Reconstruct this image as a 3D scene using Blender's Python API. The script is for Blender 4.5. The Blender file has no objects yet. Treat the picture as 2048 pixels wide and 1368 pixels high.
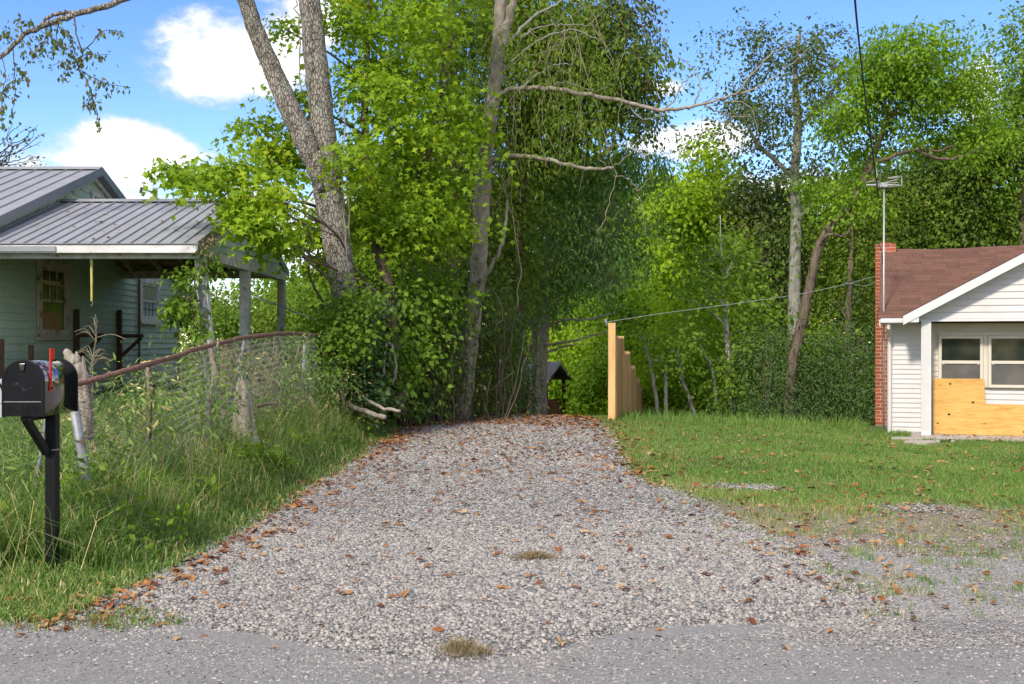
import bpy, math, random
import numpy as np
from mathutils import Vector, Matrix
random.seed(7)
rng = np.random.default_rng(11)
R = math.radians
scene = bpy.context.scene
COL = scene.collection

# ------------------------------------------------------------------ camera
F = 2200.0                       # focal length in photo pixels (2048 wide)
CAM_H = 1.6
cam = bpy.data.cameras.new('camera')
cam.sensor_width = 36.0
cam.lens = 36.0 * F / 2048.0
cam.clip_start = 0.05
cam.clip_end = 3000
cam_o = bpy.data.objects.new('camera', cam)
COL.objects.link(cam_o)
cam_o.location = (0, 0, CAM_H)
cam_o.rotation_euler = (R(90), 0, 0)
scene.camera = cam_o

# ------------------------------------------------------------------ sky, sun, exposure
SUN_EL, SUN_AZ = 40.0, 207.0      # azimuth clockwise from +Y (view direction): behind left
world = bpy.data.worlds.new('World')
scene.world = world
world.use_nodes = True
wt = world.node_tree
wt.nodes.clear()
def wn(t, **kw):
    n = wt.nodes.new(t)
    for k, v in kw.items():
        setattr(n, k, v)
    return n
def wl(a, b):
    wt.links.new(a, b)
def wmath(op, a, b=None, c=None, clamp=False):
    n = wn('ShaderNodeMath', operation=op, use_clamp=clamp)
    for i, v in enumerate((a, b, c)):
        if v is None: continue
        if isinstance(v, (int, float)): n.inputs[i].default_value = v
        else: wl(v, n.inputs[i])
    return n.outputs[0]
sky = wn('ShaderNodeTexSky', sky_type='NISHITA', sun_disc=False)
sky.sun_elevation = R(SUN_EL)
sky.sun_rotation = R(SUN_AZ)
sky.altitude = 200
sky.air_density = 1.0
sky.dust_density = 0.25
sky.ozone_density = 2.5
tc = wn('ShaderNodeTexCoord')
nrm = wn('ShaderNodeVectorMath', operation='NORMALIZE')
wl(tc.outputs['Generated'], nrm.inputs[0])
sep = wn('ShaderNodeSeparateXYZ')
wl(nrm.outputs[0], sep.inputs[0])
az = wmath('ARCTAN2', sep.outputs[0], sep.outputs[1])
el = wmath('ARCSINE', sep.outputs[2])
# noise in cloud-layer coordinates (flattened dome)
mp = wn('ShaderNodeMapping')
mp.inputs['Scale'].default_value = (1, 1, 1.9)
wl(nrm.outputs[0], mp.inputs[0])
nz = wn('ShaderNodeTexNoise')
nz.inputs['Scale'].default_value = 9.0
nz.inputs['Detail'].default_value = 9.0
nz.inputs['Roughness'].default_value = 0.64
nz.inputs['Distortion'].default_value = 0.25
wl(mp.outputs[0], nz.inputs['Vector'])
nlow = wn('ShaderNodeTexNoise')
nlow.inputs['Scale'].default_value = 2.3
nlow.inputs['Detail'].default_value = 3.0
wl(mp.outputs[0], nlow.inputs['Vector'])
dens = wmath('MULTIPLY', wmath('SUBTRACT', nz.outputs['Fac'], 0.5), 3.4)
# unseen cloud cover beyond the view, thickened to whiten the fill light
fill_clouds = wmath('MULTIPLY', wmath('SUBTRACT', nlow.outputs['Fac'], 0.40), 4.0)
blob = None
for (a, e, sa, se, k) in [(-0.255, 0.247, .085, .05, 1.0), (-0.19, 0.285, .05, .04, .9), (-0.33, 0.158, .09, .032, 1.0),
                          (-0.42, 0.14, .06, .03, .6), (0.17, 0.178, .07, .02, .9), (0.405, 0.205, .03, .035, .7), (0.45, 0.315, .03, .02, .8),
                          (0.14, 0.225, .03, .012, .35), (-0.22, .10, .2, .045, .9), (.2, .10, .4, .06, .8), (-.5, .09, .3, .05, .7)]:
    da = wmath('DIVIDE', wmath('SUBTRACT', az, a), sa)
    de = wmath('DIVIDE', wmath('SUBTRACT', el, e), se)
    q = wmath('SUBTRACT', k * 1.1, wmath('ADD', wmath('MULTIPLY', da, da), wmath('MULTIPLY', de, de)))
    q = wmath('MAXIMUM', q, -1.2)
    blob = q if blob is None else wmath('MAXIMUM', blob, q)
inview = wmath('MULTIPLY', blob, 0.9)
# away from the clouds in view the thickened unseen cover takes over
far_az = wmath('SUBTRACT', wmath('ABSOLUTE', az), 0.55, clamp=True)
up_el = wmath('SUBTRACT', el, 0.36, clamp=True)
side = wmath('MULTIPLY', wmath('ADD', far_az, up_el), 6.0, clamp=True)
gsel = wmath('SUBTRACT', wmath('MULTIPLY', wmath('ADD', fill_clouds, 1.2), side), 1.2)
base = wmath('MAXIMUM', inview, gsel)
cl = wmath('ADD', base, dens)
ramp = wn('ShaderNodeMapRange', interpolation_type='SMOOTHSTEP')
ramp.inputs['From Min'].default_value = 0.0
ramp.inputs['From Max'].default_value = 0.75
wl(cl, ramp.inputs['Value'])
shade = wn('ShaderNodeMapRange')
shade.inputs['From Min'].default_value = 0.15
shade.inputs['From Max'].default_value = 1.7
wl(cl, shade.inputs['Value'])
ccol = wn('ShaderNodeMix', data_type='RGBA')
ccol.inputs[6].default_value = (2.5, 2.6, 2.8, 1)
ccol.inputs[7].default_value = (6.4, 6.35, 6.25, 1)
wl(shade.outputs[0], ccol.inputs[0])
hsv = wn('ShaderNodeHueSaturation')
hsv.inputs['Hue'].default_value = 0.515
hsv.inputs['Saturation'].default_value = 1.26
hsv.inputs['Value'].default_value = .74
wl(sky.outputs[0], hsv.inputs['Color'])
mixc = wn('ShaderNodeMix', data_type='RGBA')
wl(ramp.outputs[0], mixc.inputs[0])
wl(hsv.outputs[0], mixc.inputs[6])
wl(ccol.outputs[2], mixc.inputs[7])
bg = wn('ShaderNodeBackground')
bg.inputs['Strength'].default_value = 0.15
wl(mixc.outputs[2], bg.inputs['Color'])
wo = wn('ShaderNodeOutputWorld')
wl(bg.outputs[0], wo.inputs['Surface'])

sun = bpy.data.lights.new('sun', 'SUN')
sun.energy = 2.0
sun.angle = R(6.0)
sun.color = (1.0, 0.93, 0.82)
sun_o = bpy.data.objects.new('sun', sun)
COL.objects.link(sun_o)
to_sun = Vector((math.sin(R(SUN_AZ)) * math.cos(R(SUN_EL)), math.cos(R(SUN_AZ)) * math.cos(R(SUN_EL)), math.sin(R(SUN_EL))))
sun_o.rotation_euler = (-to_sun).to_track_quat('-Z', 'Y').to_euler()
sun_o.location = to_sun * 60
scene.view_settings.view_transform = 'Standard'
scene.view_settings.look = 'None'
scene.view_settings.exposure = 1.12
scene.view_settings.gamma = 1.0
scene.view_settings.use_curve_mapping = False
scene.render.engine = 'CYCLES'
scene.cycles.max_bounces = 6
scene.cycles.transparent_max_bounces = 8

# ------------------------------------------------------------------ helpers
def px(x, y, Y):
    return Vector(((x - 1024) / F * Y, Y, CAM_H - (y - 684) / F * Y))
def smooth(t):
    t = np.clip(t, 0, 1)
    return t * t * (3 - 2 * t)
def vnoise(x, y, s, seed=0):
    x = np.asarray(x, float) * s + seed * 17.3; y = np.asarray(y, float) * s + seed * 9.1
    return (np.sin(x * 1.7 + 1.3 * np.sin(y * 1.1 + seed)) + np.sin(y * 2.1 + 1.7 * np.sin(x * 0.9 + 2 * seed)) + np.sin((x + y) * 1.3 + seed * 3.1)) / 3.0
def bank(y):
    return np.interp(y, [5.9, 6.6, 7.4, 8.7, 11.3, 16, 23], [0, .03, .09, .2, .36, .47, .5])
def gz(x, y):
    x = np.asarray(x, float); y = np.asarray(y, float)
    z = -0.17 * smooth((x - 2.5) / 5) * smooth((y - 9) / 10)
    z = z + bank(y) * smooth((-2.25 - x) / 1.1) + 0.17 * smooth((-3.6 - x) / 3) * smooth((y - 8) / 4)
    z = z - 0.155 * (np.clip(y - 23.2, 0, 24) - 0.5 * np.clip(y - 23.2, 0, 1.0))
    z = z + 0.018 * vnoise(x, y, 1.1, 1) * smooth((y - 6.5) / 2) + 0.12 * vnoise(x, y, .25, 2) * smooth((y - 27) / 10)
    z = np.where(y > 60, z - 0.01 * (y - 60), z)
    return z
def g1(x, y):
    return float(gz(x, y))

class NT:
    def __init__(s, name):
        s.m = bpy.data.materials.new(name); s.m.use_nodes = True
        s.t = s.m.node_tree; s.t.nodes.clear()
        s.out = s.t.nodes.new('ShaderNodeOutputMaterial')
    def n(s, t, ins=None, **kw):
        n = s.t.nodes.new(t)
        for k, v in kw.items(): setattr(n, k, v)
        for k, v in (ins or {}).items():
            if isinstance(v, bpy.types.NodeSocket): s.t.links.new(v, n.inputs[k])
            else: n.inputs[k].default_value = v
        return n
    def ramp(s, fac, stops):
        r = s.n('ShaderNodeValToRGB', {0: fac})
        e = r.color_ramp.elements
        while len(e) < len(stops): e.new(0.5)
        for i, (p, c) in enumerate(stops):
            e[i].position = p; e[i].color = (c[0], c[1], c[2], 1)
        return r.outputs[0]
    def coords(s, stretch=(1, 1, 1), rnd=True):
        tcn = s.n('ShaderNodeTexCoord')
        v = tcn.outputs['Object']
        if rnd:
            oi = s.n('ShaderNodeObjectInfo')
            mul = s.n('ShaderNodeMath', {0: oi.outputs['Random'], 1: 37.0}, operation='MULTIPLY')
            v = s.n('ShaderNodeVectorMath', {0: v, 1: mul.outputs[0]}, operation='ADD').outputs[0]
        return s.n('ShaderNodeMapping', {0: v, 'Scale': stretch}).outputs[0]
def MIX(nt, fac, a, b, mode='MIX'):
    m = nt.n('ShaderNodeMix', data_type='RGBA', blend_type=mode)
    for i, v in ((0, fac), (6, a), (7, b)):
        if isinstance(v, bpy.types.NodeSocket): nt.t.links.new(v, m.inputs[i])
        elif i == 0: m.inputs[0].default_value = v
        else: m.inputs[i].default_value = (v[0], v[1], v[2], 1)
    return m.outputs[2]

def noise_mat(name, stops, scale=6, detail=6, rough=.8, bump=.2, bdist=.01, spec=.3, stretch=(1, 1, 1), rnd=0.0, metallic=0.0,
              dirt=None, dirt_scale=1.5, dirt_range=(.5, .7), vor=None, vmix=1.0, coat=0.0):
    nt = NT(name)
    co = nt.coords(stretch)
    nn = nt.n('ShaderNodeTexNoise', {'Vector': co, 'Scale': scale, 'Detail': detail, 'Roughness': .6})
    col = nt.ramp(nn.outputs['Fac'], stops)
    h = nn.outputs['Fac']
    if vor:
        vv = nt.n('ShaderNodeTexVoronoi', {'Vector': co, 'Scale': vor}, feature='DISTANCE_TO_EDGE')
        vr = nt.n('ShaderNodeMapRange', {'Value': vv.outputs['Distance'], 'From Min': 0.0, 'From Max': .12})
        col = MIX(nt, nt.n('ShaderNodeMath', {0: nt.n('ShaderNodeMath', {0: 1.0, 1: vr.outputs[0]}, operation='SUBTRACT').outputs[0], 1: vmix}, operation='MULTIPLY').outputs[0], col,
                  [c * .45 for c in stops[0][1]])
        h = nt.n('ShaderNodeMath', {0: h, 1: vr.outputs[0]}, operation='ADD').outputs[0]
    if dirt:
        dn = nt.n('ShaderNodeTexNoise', {'Vector': nt.coords(), 'Scale': dirt_scale, 'Detail': 7.0, 'Roughness': .65})
        dr = nt.n('ShaderNodeMapRange', {'Value': dn.outputs['Fac'], 'From Min': dirt_range[0], 'From Max': dirt_range[1]})
        col = MIX(nt, dr.outputs[0], col, dirt)
    if rnd:
        oi = nt.n('ShaderNodeObjectInfo')
        vv = nt.n('ShaderNodeMapRange', {'Value': oi.outputs['Random'], 'To Min': 1 - rnd, 'To Max': 1 + rnd})
        col = nt.n('ShaderNodeHueSaturation', {'Color': col, 'Value': vv.outputs[0]}).outputs[0]
    b = nt.n('ShaderNodeBump', {'Height': h, 'Strength': bump, 'Distance': bdist})
    p = nt.n('ShaderNodeBsdfPrincipled', {'Base Color': col, 'Roughness': rough, 'Specular IOR Level': spec, 'Metallic': metallic, 'Normal': b.outputs[0], 'Coat Weight': coat})
    nt.t.links.new(p.outputs[0], nt.out.inputs[0])
    return nt.m

def attr_mat(name, stops, trans=0.0, rough=.6, spec=.25, tint=(1.25, 1.25, .6)):
    nt = NT(name)
    a = nt.n('ShaderNodeAttribute', attribute_name='v')
    col = nt.ramp(a.outputs['Fac'], stops)
    p = nt.n('ShaderNodeBsdfPrincipled', {'Base Color': col, 'Roughness': rough, 'Specular IOR Level': spec})
    o = p.outputs[0]
    if trans:
        tcol = MIX(nt, 1.0, col, tint, 'MULTIPLY')
        tr = nt.n('ShaderNodeBsdfTranslucent', {'Color': tcol})
        o = nt.n('ShaderNodeMixShader', {0: trans, 1: o, 2: tr.outputs[0]}).outputs[0]
    nt.t.links.new(o, nt.out.inputs[0])
    return nt.m

def glass_mat(name, c1, c2, scale=2.0, rough=.06):
    nt = NT(name)
    nn = nt.n('ShaderNodeTexNoise', {'Vector': nt.coords(), 'Scale': scale, 'Detail': 4.0})
    col = nt.ramp(nn.outputs['Fac'], [(.35, c1), (.65, c2)])
    p = nt.n('ShaderNodeBsdfPrincipled', {'Base Color': col, 'Roughness': rough, 'Specular IOR Level': .42})
    nt.t.links.new(p.outputs[0], nt.out.inputs[0])
    return nt.m

# --- mesh builders (all vertices in world coordinates; link() moves them under the parent)
class MB:
    def __init__(s): s.v = []; s.f = []
    def add(s, vs, fs):
        o = len(s.v); s.v.extend([tuple(v) for v in vs]); s.f.extend([tuple(i + o for i in f) for f in fs]); return s
    def box(s, lo, hi, M=None):
        x0, y0, z0 = lo; x1, y1, z1 = hi
        vs = [(x0, y0, z0), (x1, y0, z0), (x1, y1, z0), (x0, y1, z0), (x0, y0, z1), (x1, y0, z1), (x1, y1, z1), (x0, y1, z1)]
        if M: vs = [M(*v) for v in vs]
        return s.add(vs, [(0, 3, 2, 1), (4, 5, 6, 7), (0, 1, 5, 4), (1, 2, 6, 5), (2, 3, 7, 6), (3, 0, 4, 7)])
    def beam(s, a, b, w, h, up=(0, 0, 1)):
        a = Vector(a); b = Vector(b); d = (b - a).normalized(); u = Vector(up)
        if abs(d.dot(u)) > .98: u = Vector((0, 1, 0))
        sd = d.cross(u).normalized(); u = sd.cross(d).normalized()
        vs = [p + sd * (w / 2 * i) + u * (h / 2 * j) for p in (a, b) for i, j in ((-1, -1), (1, -1), (1, 1), (-1, 1))]
        return s.add(vs, [(0, 3, 2, 1), (4, 5, 6, 7), (0, 1, 5, 4), (1, 2, 6, 5), (2, 3, 7, 6), (3, 0, 4, 7)])
    def tube(s, pts, radii, sides=8, cap=True):
        v, f = tube_np(pts, radii, sides, cap)
        return s.add(v, f)
    def prism(s, prof, ext):                       # prof: list of points, ext: extrusion vector
        n = len(prof); e = Vector(ext)
        vs = [Vector(p) for p in prof] + [Vector(p) + e for p in prof]
        return s.add(vs, [tuple(range(n))[::-1], tuple(range(n, 2 * n))] + [(i, (i + 1) % n, n + (i + 1) % n, n + i) for i in range(n)])
def tube_np(pts, radii, sides=8, cap=True):
    P = np.array([tuple(p) for p in pts], float); n = len(P)
    rr = np.broadcast_to(np.asarray(radii, float), (n,)) if np.ndim(radii) < 1 else np.asarray(radii, float)
    T = np.gradient(P, axis=0); T /= np.linalg.norm(T, axis=1)[:, None] + 1e-9
    ref = np.array([0, 0, 1.0]) if abs(T[:, 2]).mean() < .75 else np.array([0.3, 1.0, 0])
    S = np.cross(T, ref); S /= np.linalg.norm(S, axis=1)[:, None] + 1e-9
    U = np.cross(S, T)
    a = np.linspace(0, 2 * np.pi, sides, endpoint=False)
    V = P[:, None, :] + rr[:, None, None] * (np.cos(a)[None, :, None] * S[:, None, :] + np.sin(a)[None, :, None] * U[:, None, :])
    V = V.reshape(-1, 3)
    fs = []
    for i in range(n - 1):
        for j in range(sides):
            k = (j + 1) % sides
            fs.append((i * sides + j, i * sides + k, (i + 1) * sides + k, (i + 1) * sides + j))
    if cap:
        fs.append(tuple(range(sides))[::-1]); fs.append(tuple(range((n - 1) * sides, n * sides)))
    return [tuple(v) for v in V], fs

def props(o, label=None, cat=None, group=None, kind=None):
    if label: o['label'] = label
    if cat: o['category'] = cat
    if group: o['group'] = group
    if kind: o['kind'] = kind
    return o
def thing(name, label, cat, loc=(0, 0, 0), group=None):
    o = bpy.data.objects.new(name, None); COL.objects.link(o)
    o.location = loc; o.empty_display_size = .2
    return props(o, label, cat, group)
def root_loc(p):
    v = Vector((0, 0, 0))
    while p is not None:
        v += Vector(p.location); p = p.parent
    return v
def link(name, me, mat, parent=None, sm=False):
    o = bpy.data.objects.new(name, me); COL.objects.link(o)
    if mat is not None: me.materials.append(mat)
    if parent is not None: o.parent = parent
    if sm: me.polygons.foreach_set('use_smooth', np.ones(len(me.polygons), bool))
    return o
def obj(name, mb, mat, parent=None, sm=False, bevel=0.0):
    off = root_loc(parent)
    me = bpy.data.meshes.new(name)
    me.from_pydata([(v[0] - off.x, v[1] - off.y, v[2] - off.z) for v in mb.v], [], mb.f)
    me.update()
    o = link(name, me, mat, parent, sm)
    if bevel:
        b = o.modifiers.new('b', 'BEVEL'); b.width = bevel; b.segments = 2; b.limit_method = 'ANGLE'
    return o
def big_mesh(name, V, FA, mat, parent=None, attr=None, sm=False):
    """V (n,3); FA: list of int arrays (m,k)"""
    off = root_loc(parent)
    V = np.asarray(V, np.float32) - np.array(off, np.float32)
    if not isinstance(FA, list): FA = [FA]
    FA = [np.asarray(f) for f in FA if len(f)]
    me = bpy.data.meshes.new(name)
    me.vertices.add(len(V)); me.vertices.foreach_set('co', V.ravel())
    tot = np.concatenate([np.full(len(f), f.shape[1]) for f in FA])
    idx = np.concatenate([f.ravel() for f in FA]).astype(np.int32)
    st = np.concatenate([[0], np.cumsum(tot)[:-1]]).astype(np.int32)
    me.loops.add(len(idx)); me.loops.foreach_set('vertex_index', idx)
    me.polygons.add(len(tot)); me.polygons.foreach_set('loop_start', st)
    me.update(calc_edges=True)
    if attr is not None:
        at = me.attributes.new('v', 'FLOAT', 'POINT'); at.data.foreach_set('value', np.asarray(attr, np.float32))
    return link(name, me, mat, parent, sm)
def unit(v):
    return v / (np.linalg.norm(v, axis=-1, keepdims=True) + 1e-9)

# leaf shapes in (side, along) units, faces as fans from vertex 0
SHAPES = {
    'oval': (np.array([(0, 0, 0), (-.27, .5, .10), (0, 1, -.04), (.27, .5, .10)]), np.array([(0, 1, 2), (0, 2, 3)])),
    'wide': (np.array([(0, 0, 0), (-.42, .42, .12), (0, 1, -.06), (.42, .42, .12)]), np.array([(0, 1, 2), (0, 2, 3)])),
    'narrow': (np.array([(0, 0, 0), (-.14, .45, .05), (0, 1, -.08), (.14, .45, .05)]), np.array([(0, 1, 2), (0, 2, 3)])),
    'needle': (np.array([(-.07, 0, 0), (0.0, 1, 0), (.07, 0, 0)]), np.array([(0, 1, 2)])),
    'maple': (np.array([(0, 0, 0), (-.62, .45, .06), (-.17, .58, .03), (0, 1.05, -.06), (.17, .58, .03), (.62, .45, .06)]),
              np.array([(0, 1, 2), (0, 2, 3), (0, 3, 4), (0, 4, 5)])),
}
def leaf_mesh(P, D, Nn, S, shape):
    sv, sf = SHAPES[shape]
    D = unit(D); side = unit(np.cross(D, Nn)); Nn = np.cross(side, D)
    n, k = len(P), len(sv)
    V = P[:, None, :] + S[:, None, None] * (sv[None, :, 0, None] * side[:, None, :] + sv[None, :, 1, None] * D[:, None, :] + sv[None, :, 2, None] * Nn[:, None, :])
    Fc = (np.arange(n)[:, None, None] * k + sf[None]).reshape(-1, 3)
    return V.reshape(-1, 3), Fc, k
def crown_leaves(blobs, size, lps=14, flat=.55, spray=.32, up=.9, droop=.25):
    """blobs: (center, (rx,ry,rz), n). returns leaf positions, directions, normals, sizes, variation"""
    P = []; D = []; Nn = []; Vv = []
    for c, r, n in blobs:
        ns = max(1, int(n / lps))
        nc = max(3, int(n / 150))
        dc = unit(rng.normal(size=(nc, 3)))
        rc = .28 + .92 * rng.random(nc) ** .75
        cc = np.array(c)[None] + dc * np.array(r)[None] * rc[:, None]
        ci = rng.integers(0, nc, ns)
        clr = .30 * float(np.mean(r)) * (.6 + .8 * rng.random(nc)) + .05
        ds_ = rng.normal(size=(ns, 3)) * np.array([1, 1, .55])
        sc = cc[ci] + ds_ * clr[ci][:, None]
        d = unit(unit((sc - np.array(c)) / np.array(r)) + .8 * unit(ds_))
        sn = unit(d * np.array([1, 1, .6]) + np.array([0, 0, up]) + rng.normal(size=(ns, 3)) * .35)
        so = unit(np.cross(sn, rng.normal(size=(ns, 3))))
        sv = np.clip(.5 + .2 * rng.normal(size=nc)[ci] + .12 * rng.normal(size=ns), 0, 1)
        k = rng.poisson(lps, ns) + 1
        ii = np.repeat(np.arange(ns), k)
        m = len(ii)
        off = rng.normal(size=(m, 3)) * spray
        nn_ = sn[ii]
        off = off - nn_ * (np.sum(off * nn_, 1) * (1 - flat))[:, None]
        off[:, 2] -= droop * np.linalg.norm(off, axis=1) * .8
        P.append(sc[ii] + off)
        D.append(unit(off * .8 + so[ii] * spray * .4 + rng.normal(size=(m, 3)) * spray * .6 + np.array([0, 0, -droop * spray * 2])))
        Nn.append(unit(nn_ + rng.normal(size=(m, 3)) * .42))
        Vv.append(np.clip(sv[ii] * .6 + .4 * rng.random(m), 0, 1))
    P = np.concatenate(P); D = np.concatenate(D); Nn = np.concatenate(Nn); Vv = np.concatenate(Vv)
    S = size * (.45 + 1.0 * rng.random(len(P)) ** .9)
    return P, D, Nn, S, Vv
def smooth_path(pts, rad, sub=5, wig=0.0):
    P = np.array([tuple(p) for p in pts], float); r = np.array(rad, float)
    if len(P) < 3:
        t = np.linspace(0, 1, sub + 1)[:, None]
        Q = P[0] * (1 - t) + P[-1] * t; rr = np.interp(t[:, 0], [0, 1], [r[0], r[-1]])
    else:
        E = np.vstack([2 * P[0] - P[1], P, 2 * P[-1] - P[-2]]); Q = []; rr = []
        for i in range(1, len(E) - 2):
            for t in np.linspace(0, 1, sub, endpoint=False):
                p0, p1, p2, p3 = E[i - 1:i + 3]
                Q.append(.5 * ((2 * p1) + (-p0 + p2) * t + (2 * p0 - 5 * p1 + 4 * p2 - p3) * t ** 2 + (-p0 + 3 * p1 - 3 * p2 + p3) * t ** 3))
                rr.append(r[i - 1] * (1 - t) + r[i] * t)
        Q.append(P[-1]); rr.append(r[-1]); Q = np.array(Q); rr = np.array(rr)
    if wig: Q[1:-1] += rng.normal(size=(len(Q) - 2, 3)) * wig
    return Q, rr
def limb(mb, a, b, r0, r1, sag=0.0, wig=.03, sides=6, n=4):
    a = np.array(a); b = np.array(b); L = np.linalg.norm(b - a)
    mids = []
    for t in np.linspace(0, 1, n + 1)[1:-1]:
        m = a * (1 - t) + b * t + rng.normal(size=3) * wig * L; m[2] += sag * L * math.sin(math.pi * t); mids.append(m)
    Q, rr = smooth_path([a] + mids + [b], np.linspace(r0, r1, n + 1), 3)
    mb.tube(Q, rr, sides, cap=False)
    return Q

# ------------------------------------------------------------------ materials
M = {}
M['leaf_maple'] = attr_mat('leaf_maple', [(0, (0.1433, 0.2276, 0.0138)), (0.45, (0.229, 0.364, 0.0161)), (0.8, (0.3626, 0.4854, 0.0207)), (0.97, (0.4582, 0.5005, 0.0229)), (1, (0.5727, 0.2579, 0.0574))], .45)
M['leaf_green'] = attr_mat('leaf_green', [(0, (0.0758, 0.1266, 0.0138)), (0.5, (0.1421, 0.2233, 0.0207)), (0.9, (0.2462, 0.3125, 0.0321)), (1, (0.4166, 0.2083, 0.0459))], .4)
M['leaf_mid'] = attr_mat('leaf_mid', [(0, (0.0873, 0.1517, 0.0171)), (0.5, (0.1571, 0.2731, 0.0219)), (0.9, (0.2619, 0.3793, 0.034)), (1, (0.3492, 0.3793, 0.0487))], .42)
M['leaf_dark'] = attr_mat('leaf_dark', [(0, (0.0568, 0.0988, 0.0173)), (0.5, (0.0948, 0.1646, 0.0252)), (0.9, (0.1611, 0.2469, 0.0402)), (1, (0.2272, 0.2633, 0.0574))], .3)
M['leaf_bluedark'] = attr_mat('leaf_bluedark', [(0, (0.0612, 0.1083, 0.0367)), (0.5, (0.0983, 0.1674, 0.0499)), (1, (0.1642, 0.2461, 0.0656))], .25)
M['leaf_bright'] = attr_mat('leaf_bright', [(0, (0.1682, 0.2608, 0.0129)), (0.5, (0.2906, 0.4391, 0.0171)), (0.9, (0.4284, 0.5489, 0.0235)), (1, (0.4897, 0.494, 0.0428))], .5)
M['leaf_olive'] = attr_mat('leaf_olive', [(0, (0.0607, 0.0945, 0.0243)), (0.5, (0.108, 0.1553, 0.0405)), (0.85, (0.162, 0.189, 0.054)), (1, (0.27, 0.1485, 0.0675))], .35)
M['leaf_pale'] = attr_mat('leaf_pale', [(0, (.12, .17, .04)), (.5, (.2, .25, .07)), (.85, (.28, .30, .11)), (1, (.35, .3, .15))], .4)
M['leaf_brown'] = attr_mat('leaf_brown', [(0, (.10, .055, .02)), (.5, (.2, .11, .03)), (1, (.14, .16, .03))], .3)
M['leaf_locust'] = attr_mat('leaf_locust', [(0, (0.1087, 0.1916, 0.0161)), (0.5, (0.1812, 0.3242, 0.0184)), (0.9, (0.308, 0.4422, 0.0252)), (1, (0.471, 0.5011, 0.0344))], .45)
M['cedar'] = attr_mat('cedar', [(0, (0.0796, 0.169, 0.0339)), (0.5, (0.1365, 0.2609, 0.0538)), (1, (0.2958, 0.4299, 0.1155))], .2)
M['cedar_grey'] = attr_mat('cedar_grey', [(0, (0.081, 0.0969, 0.0468)), (0.6, (0.144, 0.171, 0.0864)), (1, (0.216, 0.2508, 0.1296))], .1)
M['grass'] = attr_mat('grass', [(0, (0.0784, 0.1599, 0.0296)), (0.45, (0.1482, 0.2798, 0.0496)), (0.8, (0.2441, 0.3518, 0.0693)), (0.93, (0.4185, 0.3518, 0.1584)), (1, (0.6277, 0.4478, 0.2573))], .3, tint=(1.2, 1.2, .7))
M['tall_grass'] = attr_mat('tall_grass', [(0, (0.0739, 0.1491, 0.0274)), (0.4, (0.1582, 0.2783, 0.0549)), (0.7, (0.2954, 0.3975, 0.0979)), (0.85, (0.5487, 0.4771, 0.1762)), (1, (0.8863, 0.6759, 0.372))], .3, tint=(1.2, 1.2, .7))
M['straw'] = attr_mat('straw', [(0, (.16, .11, .05)), (.5, (.32, .24, .11)), (1, (.5, .4, .22))], .15, tint=(1.1, 1, .8))
M['litter'] = attr_mat('litter', [(0, (0.0978, 0.0322, 0.0166)), (0.3, (0.2346, 0.0782, 0.0276)), (0.6, (0.3715, 0.1564, 0.0506)), (0.85, (0.4399, 0.2484, 0.1012)), (1, (0.4887, 0.3312, 0.184))], .15, rough=.7, tint=(1.1, 1, .8))
M['stone'] = attr_mat('stone', [(0, (0.1032, 0.0945, 0.0897)), (0.25, (0.2343, 0.2146, 0.1982)), (0.6, (0.3937, 0.3563, 0.3141)), (0.9, (0.5251, 0.4723, 0.4037)), (0.97, (0.5625, 0.4892, 0.3962)), (1, (0.3937, 0.2577, 0.1645))], 0, rough=.9, spec=.2)
M['bark_oak'] = noise_mat('bark_oak', [(.25, (.10, .08, .06)), (.5, (.31, .27, .22)), (.75, (.48, .44, .37))], 14, 8, .9, .9, .04, stretch=(1, 1, .35), vor=24, vmix=.55, dirt=(.30, .33, .24), dirt_scale=3.0, dirt_range=(.56, .66))
M['bark_pale'] = noise_mat('bark_pale', [(.3, (.16, .125, .09)), (.5, (.30, .25, .19)), (.75, (.44, .385, .31))], 9, 8, .9, .5, .02, stretch=(1, 1, .5))
M['bark_brown'] = noise_mat('bark_brown', [(.3, (.07, .05, .035)), (.55, (.155, .115, .08)), (.8, (.24, .19, .14))], 12, 7, .9, .7, .02, stretch=(1, 1, .25))
M['bark_grey'] = noise_mat('bark_grey', [(.3, (.15, .14, .115)), (.55, (.27, .255, .21)), (.8, (.38, .36, .31))], 10, 6, .9, .5, .02, stretch=(1, 1, .4))
M['bark_birch'] = noise_mat('bark_birch', [(.35, (.22, .19, .15)), (.5, (.48, .44, .37)), (.7, (.62, .58, .5))], 8, 6, .85, .3, .01, stretch=(1, 1, 1.2))
M['twig'] = noise_mat('twig', [(.3, (.06, .05, .04)), (.7, (.14, .12, .10))], 12, 3, .9, .2)
M['vine'] = noise_mat('vine', [(.3, (.17, .145, .09)), (.7, (.34, .29, .19))], 10, 3, .9, .2)
M['driftwood'] = noise_mat('driftwood', [(.3, (.17, .135, .10)), (.5, (.32, .27, .21)), (.75, (.48, .43, .36))], 10, 7, .9, .8, .02, stretch=(3, 3, .35))
M['teal'] = noise_mat('teal', [(.3, (.41, .49, .39)), (.6, (.50, .585, .475)), (.8, (.55, .63, .52))], 5, 6, .7, .12, .004, stretch=(1, 1, 3), rnd=.07, dirt=(.38, .46, .29), dirt_scale=1.1, dirt_range=(.56, .78))
M['peel'] = noise_mat('peel', [(.3, (.42, .38, .32)), (.5, (.62, .60, .55)), (.75, (.72, .71, .68))], 7, 7, .7, .15, .004, dirt=(.28, .20, .13), dirt_scale=5, dirt_range=(.58, .64))
M['peel_brown'] = noise_mat('peel_brown', [(.3, (.34, .26, .18)), (.5, (.52, .44, .33)), (.75, (.66, .6, .5))], 9, 7, .75, .2, .004, dirt=(.16, .10, .06), dirt_scale=6, dirt_range=(.56, .64))
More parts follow.
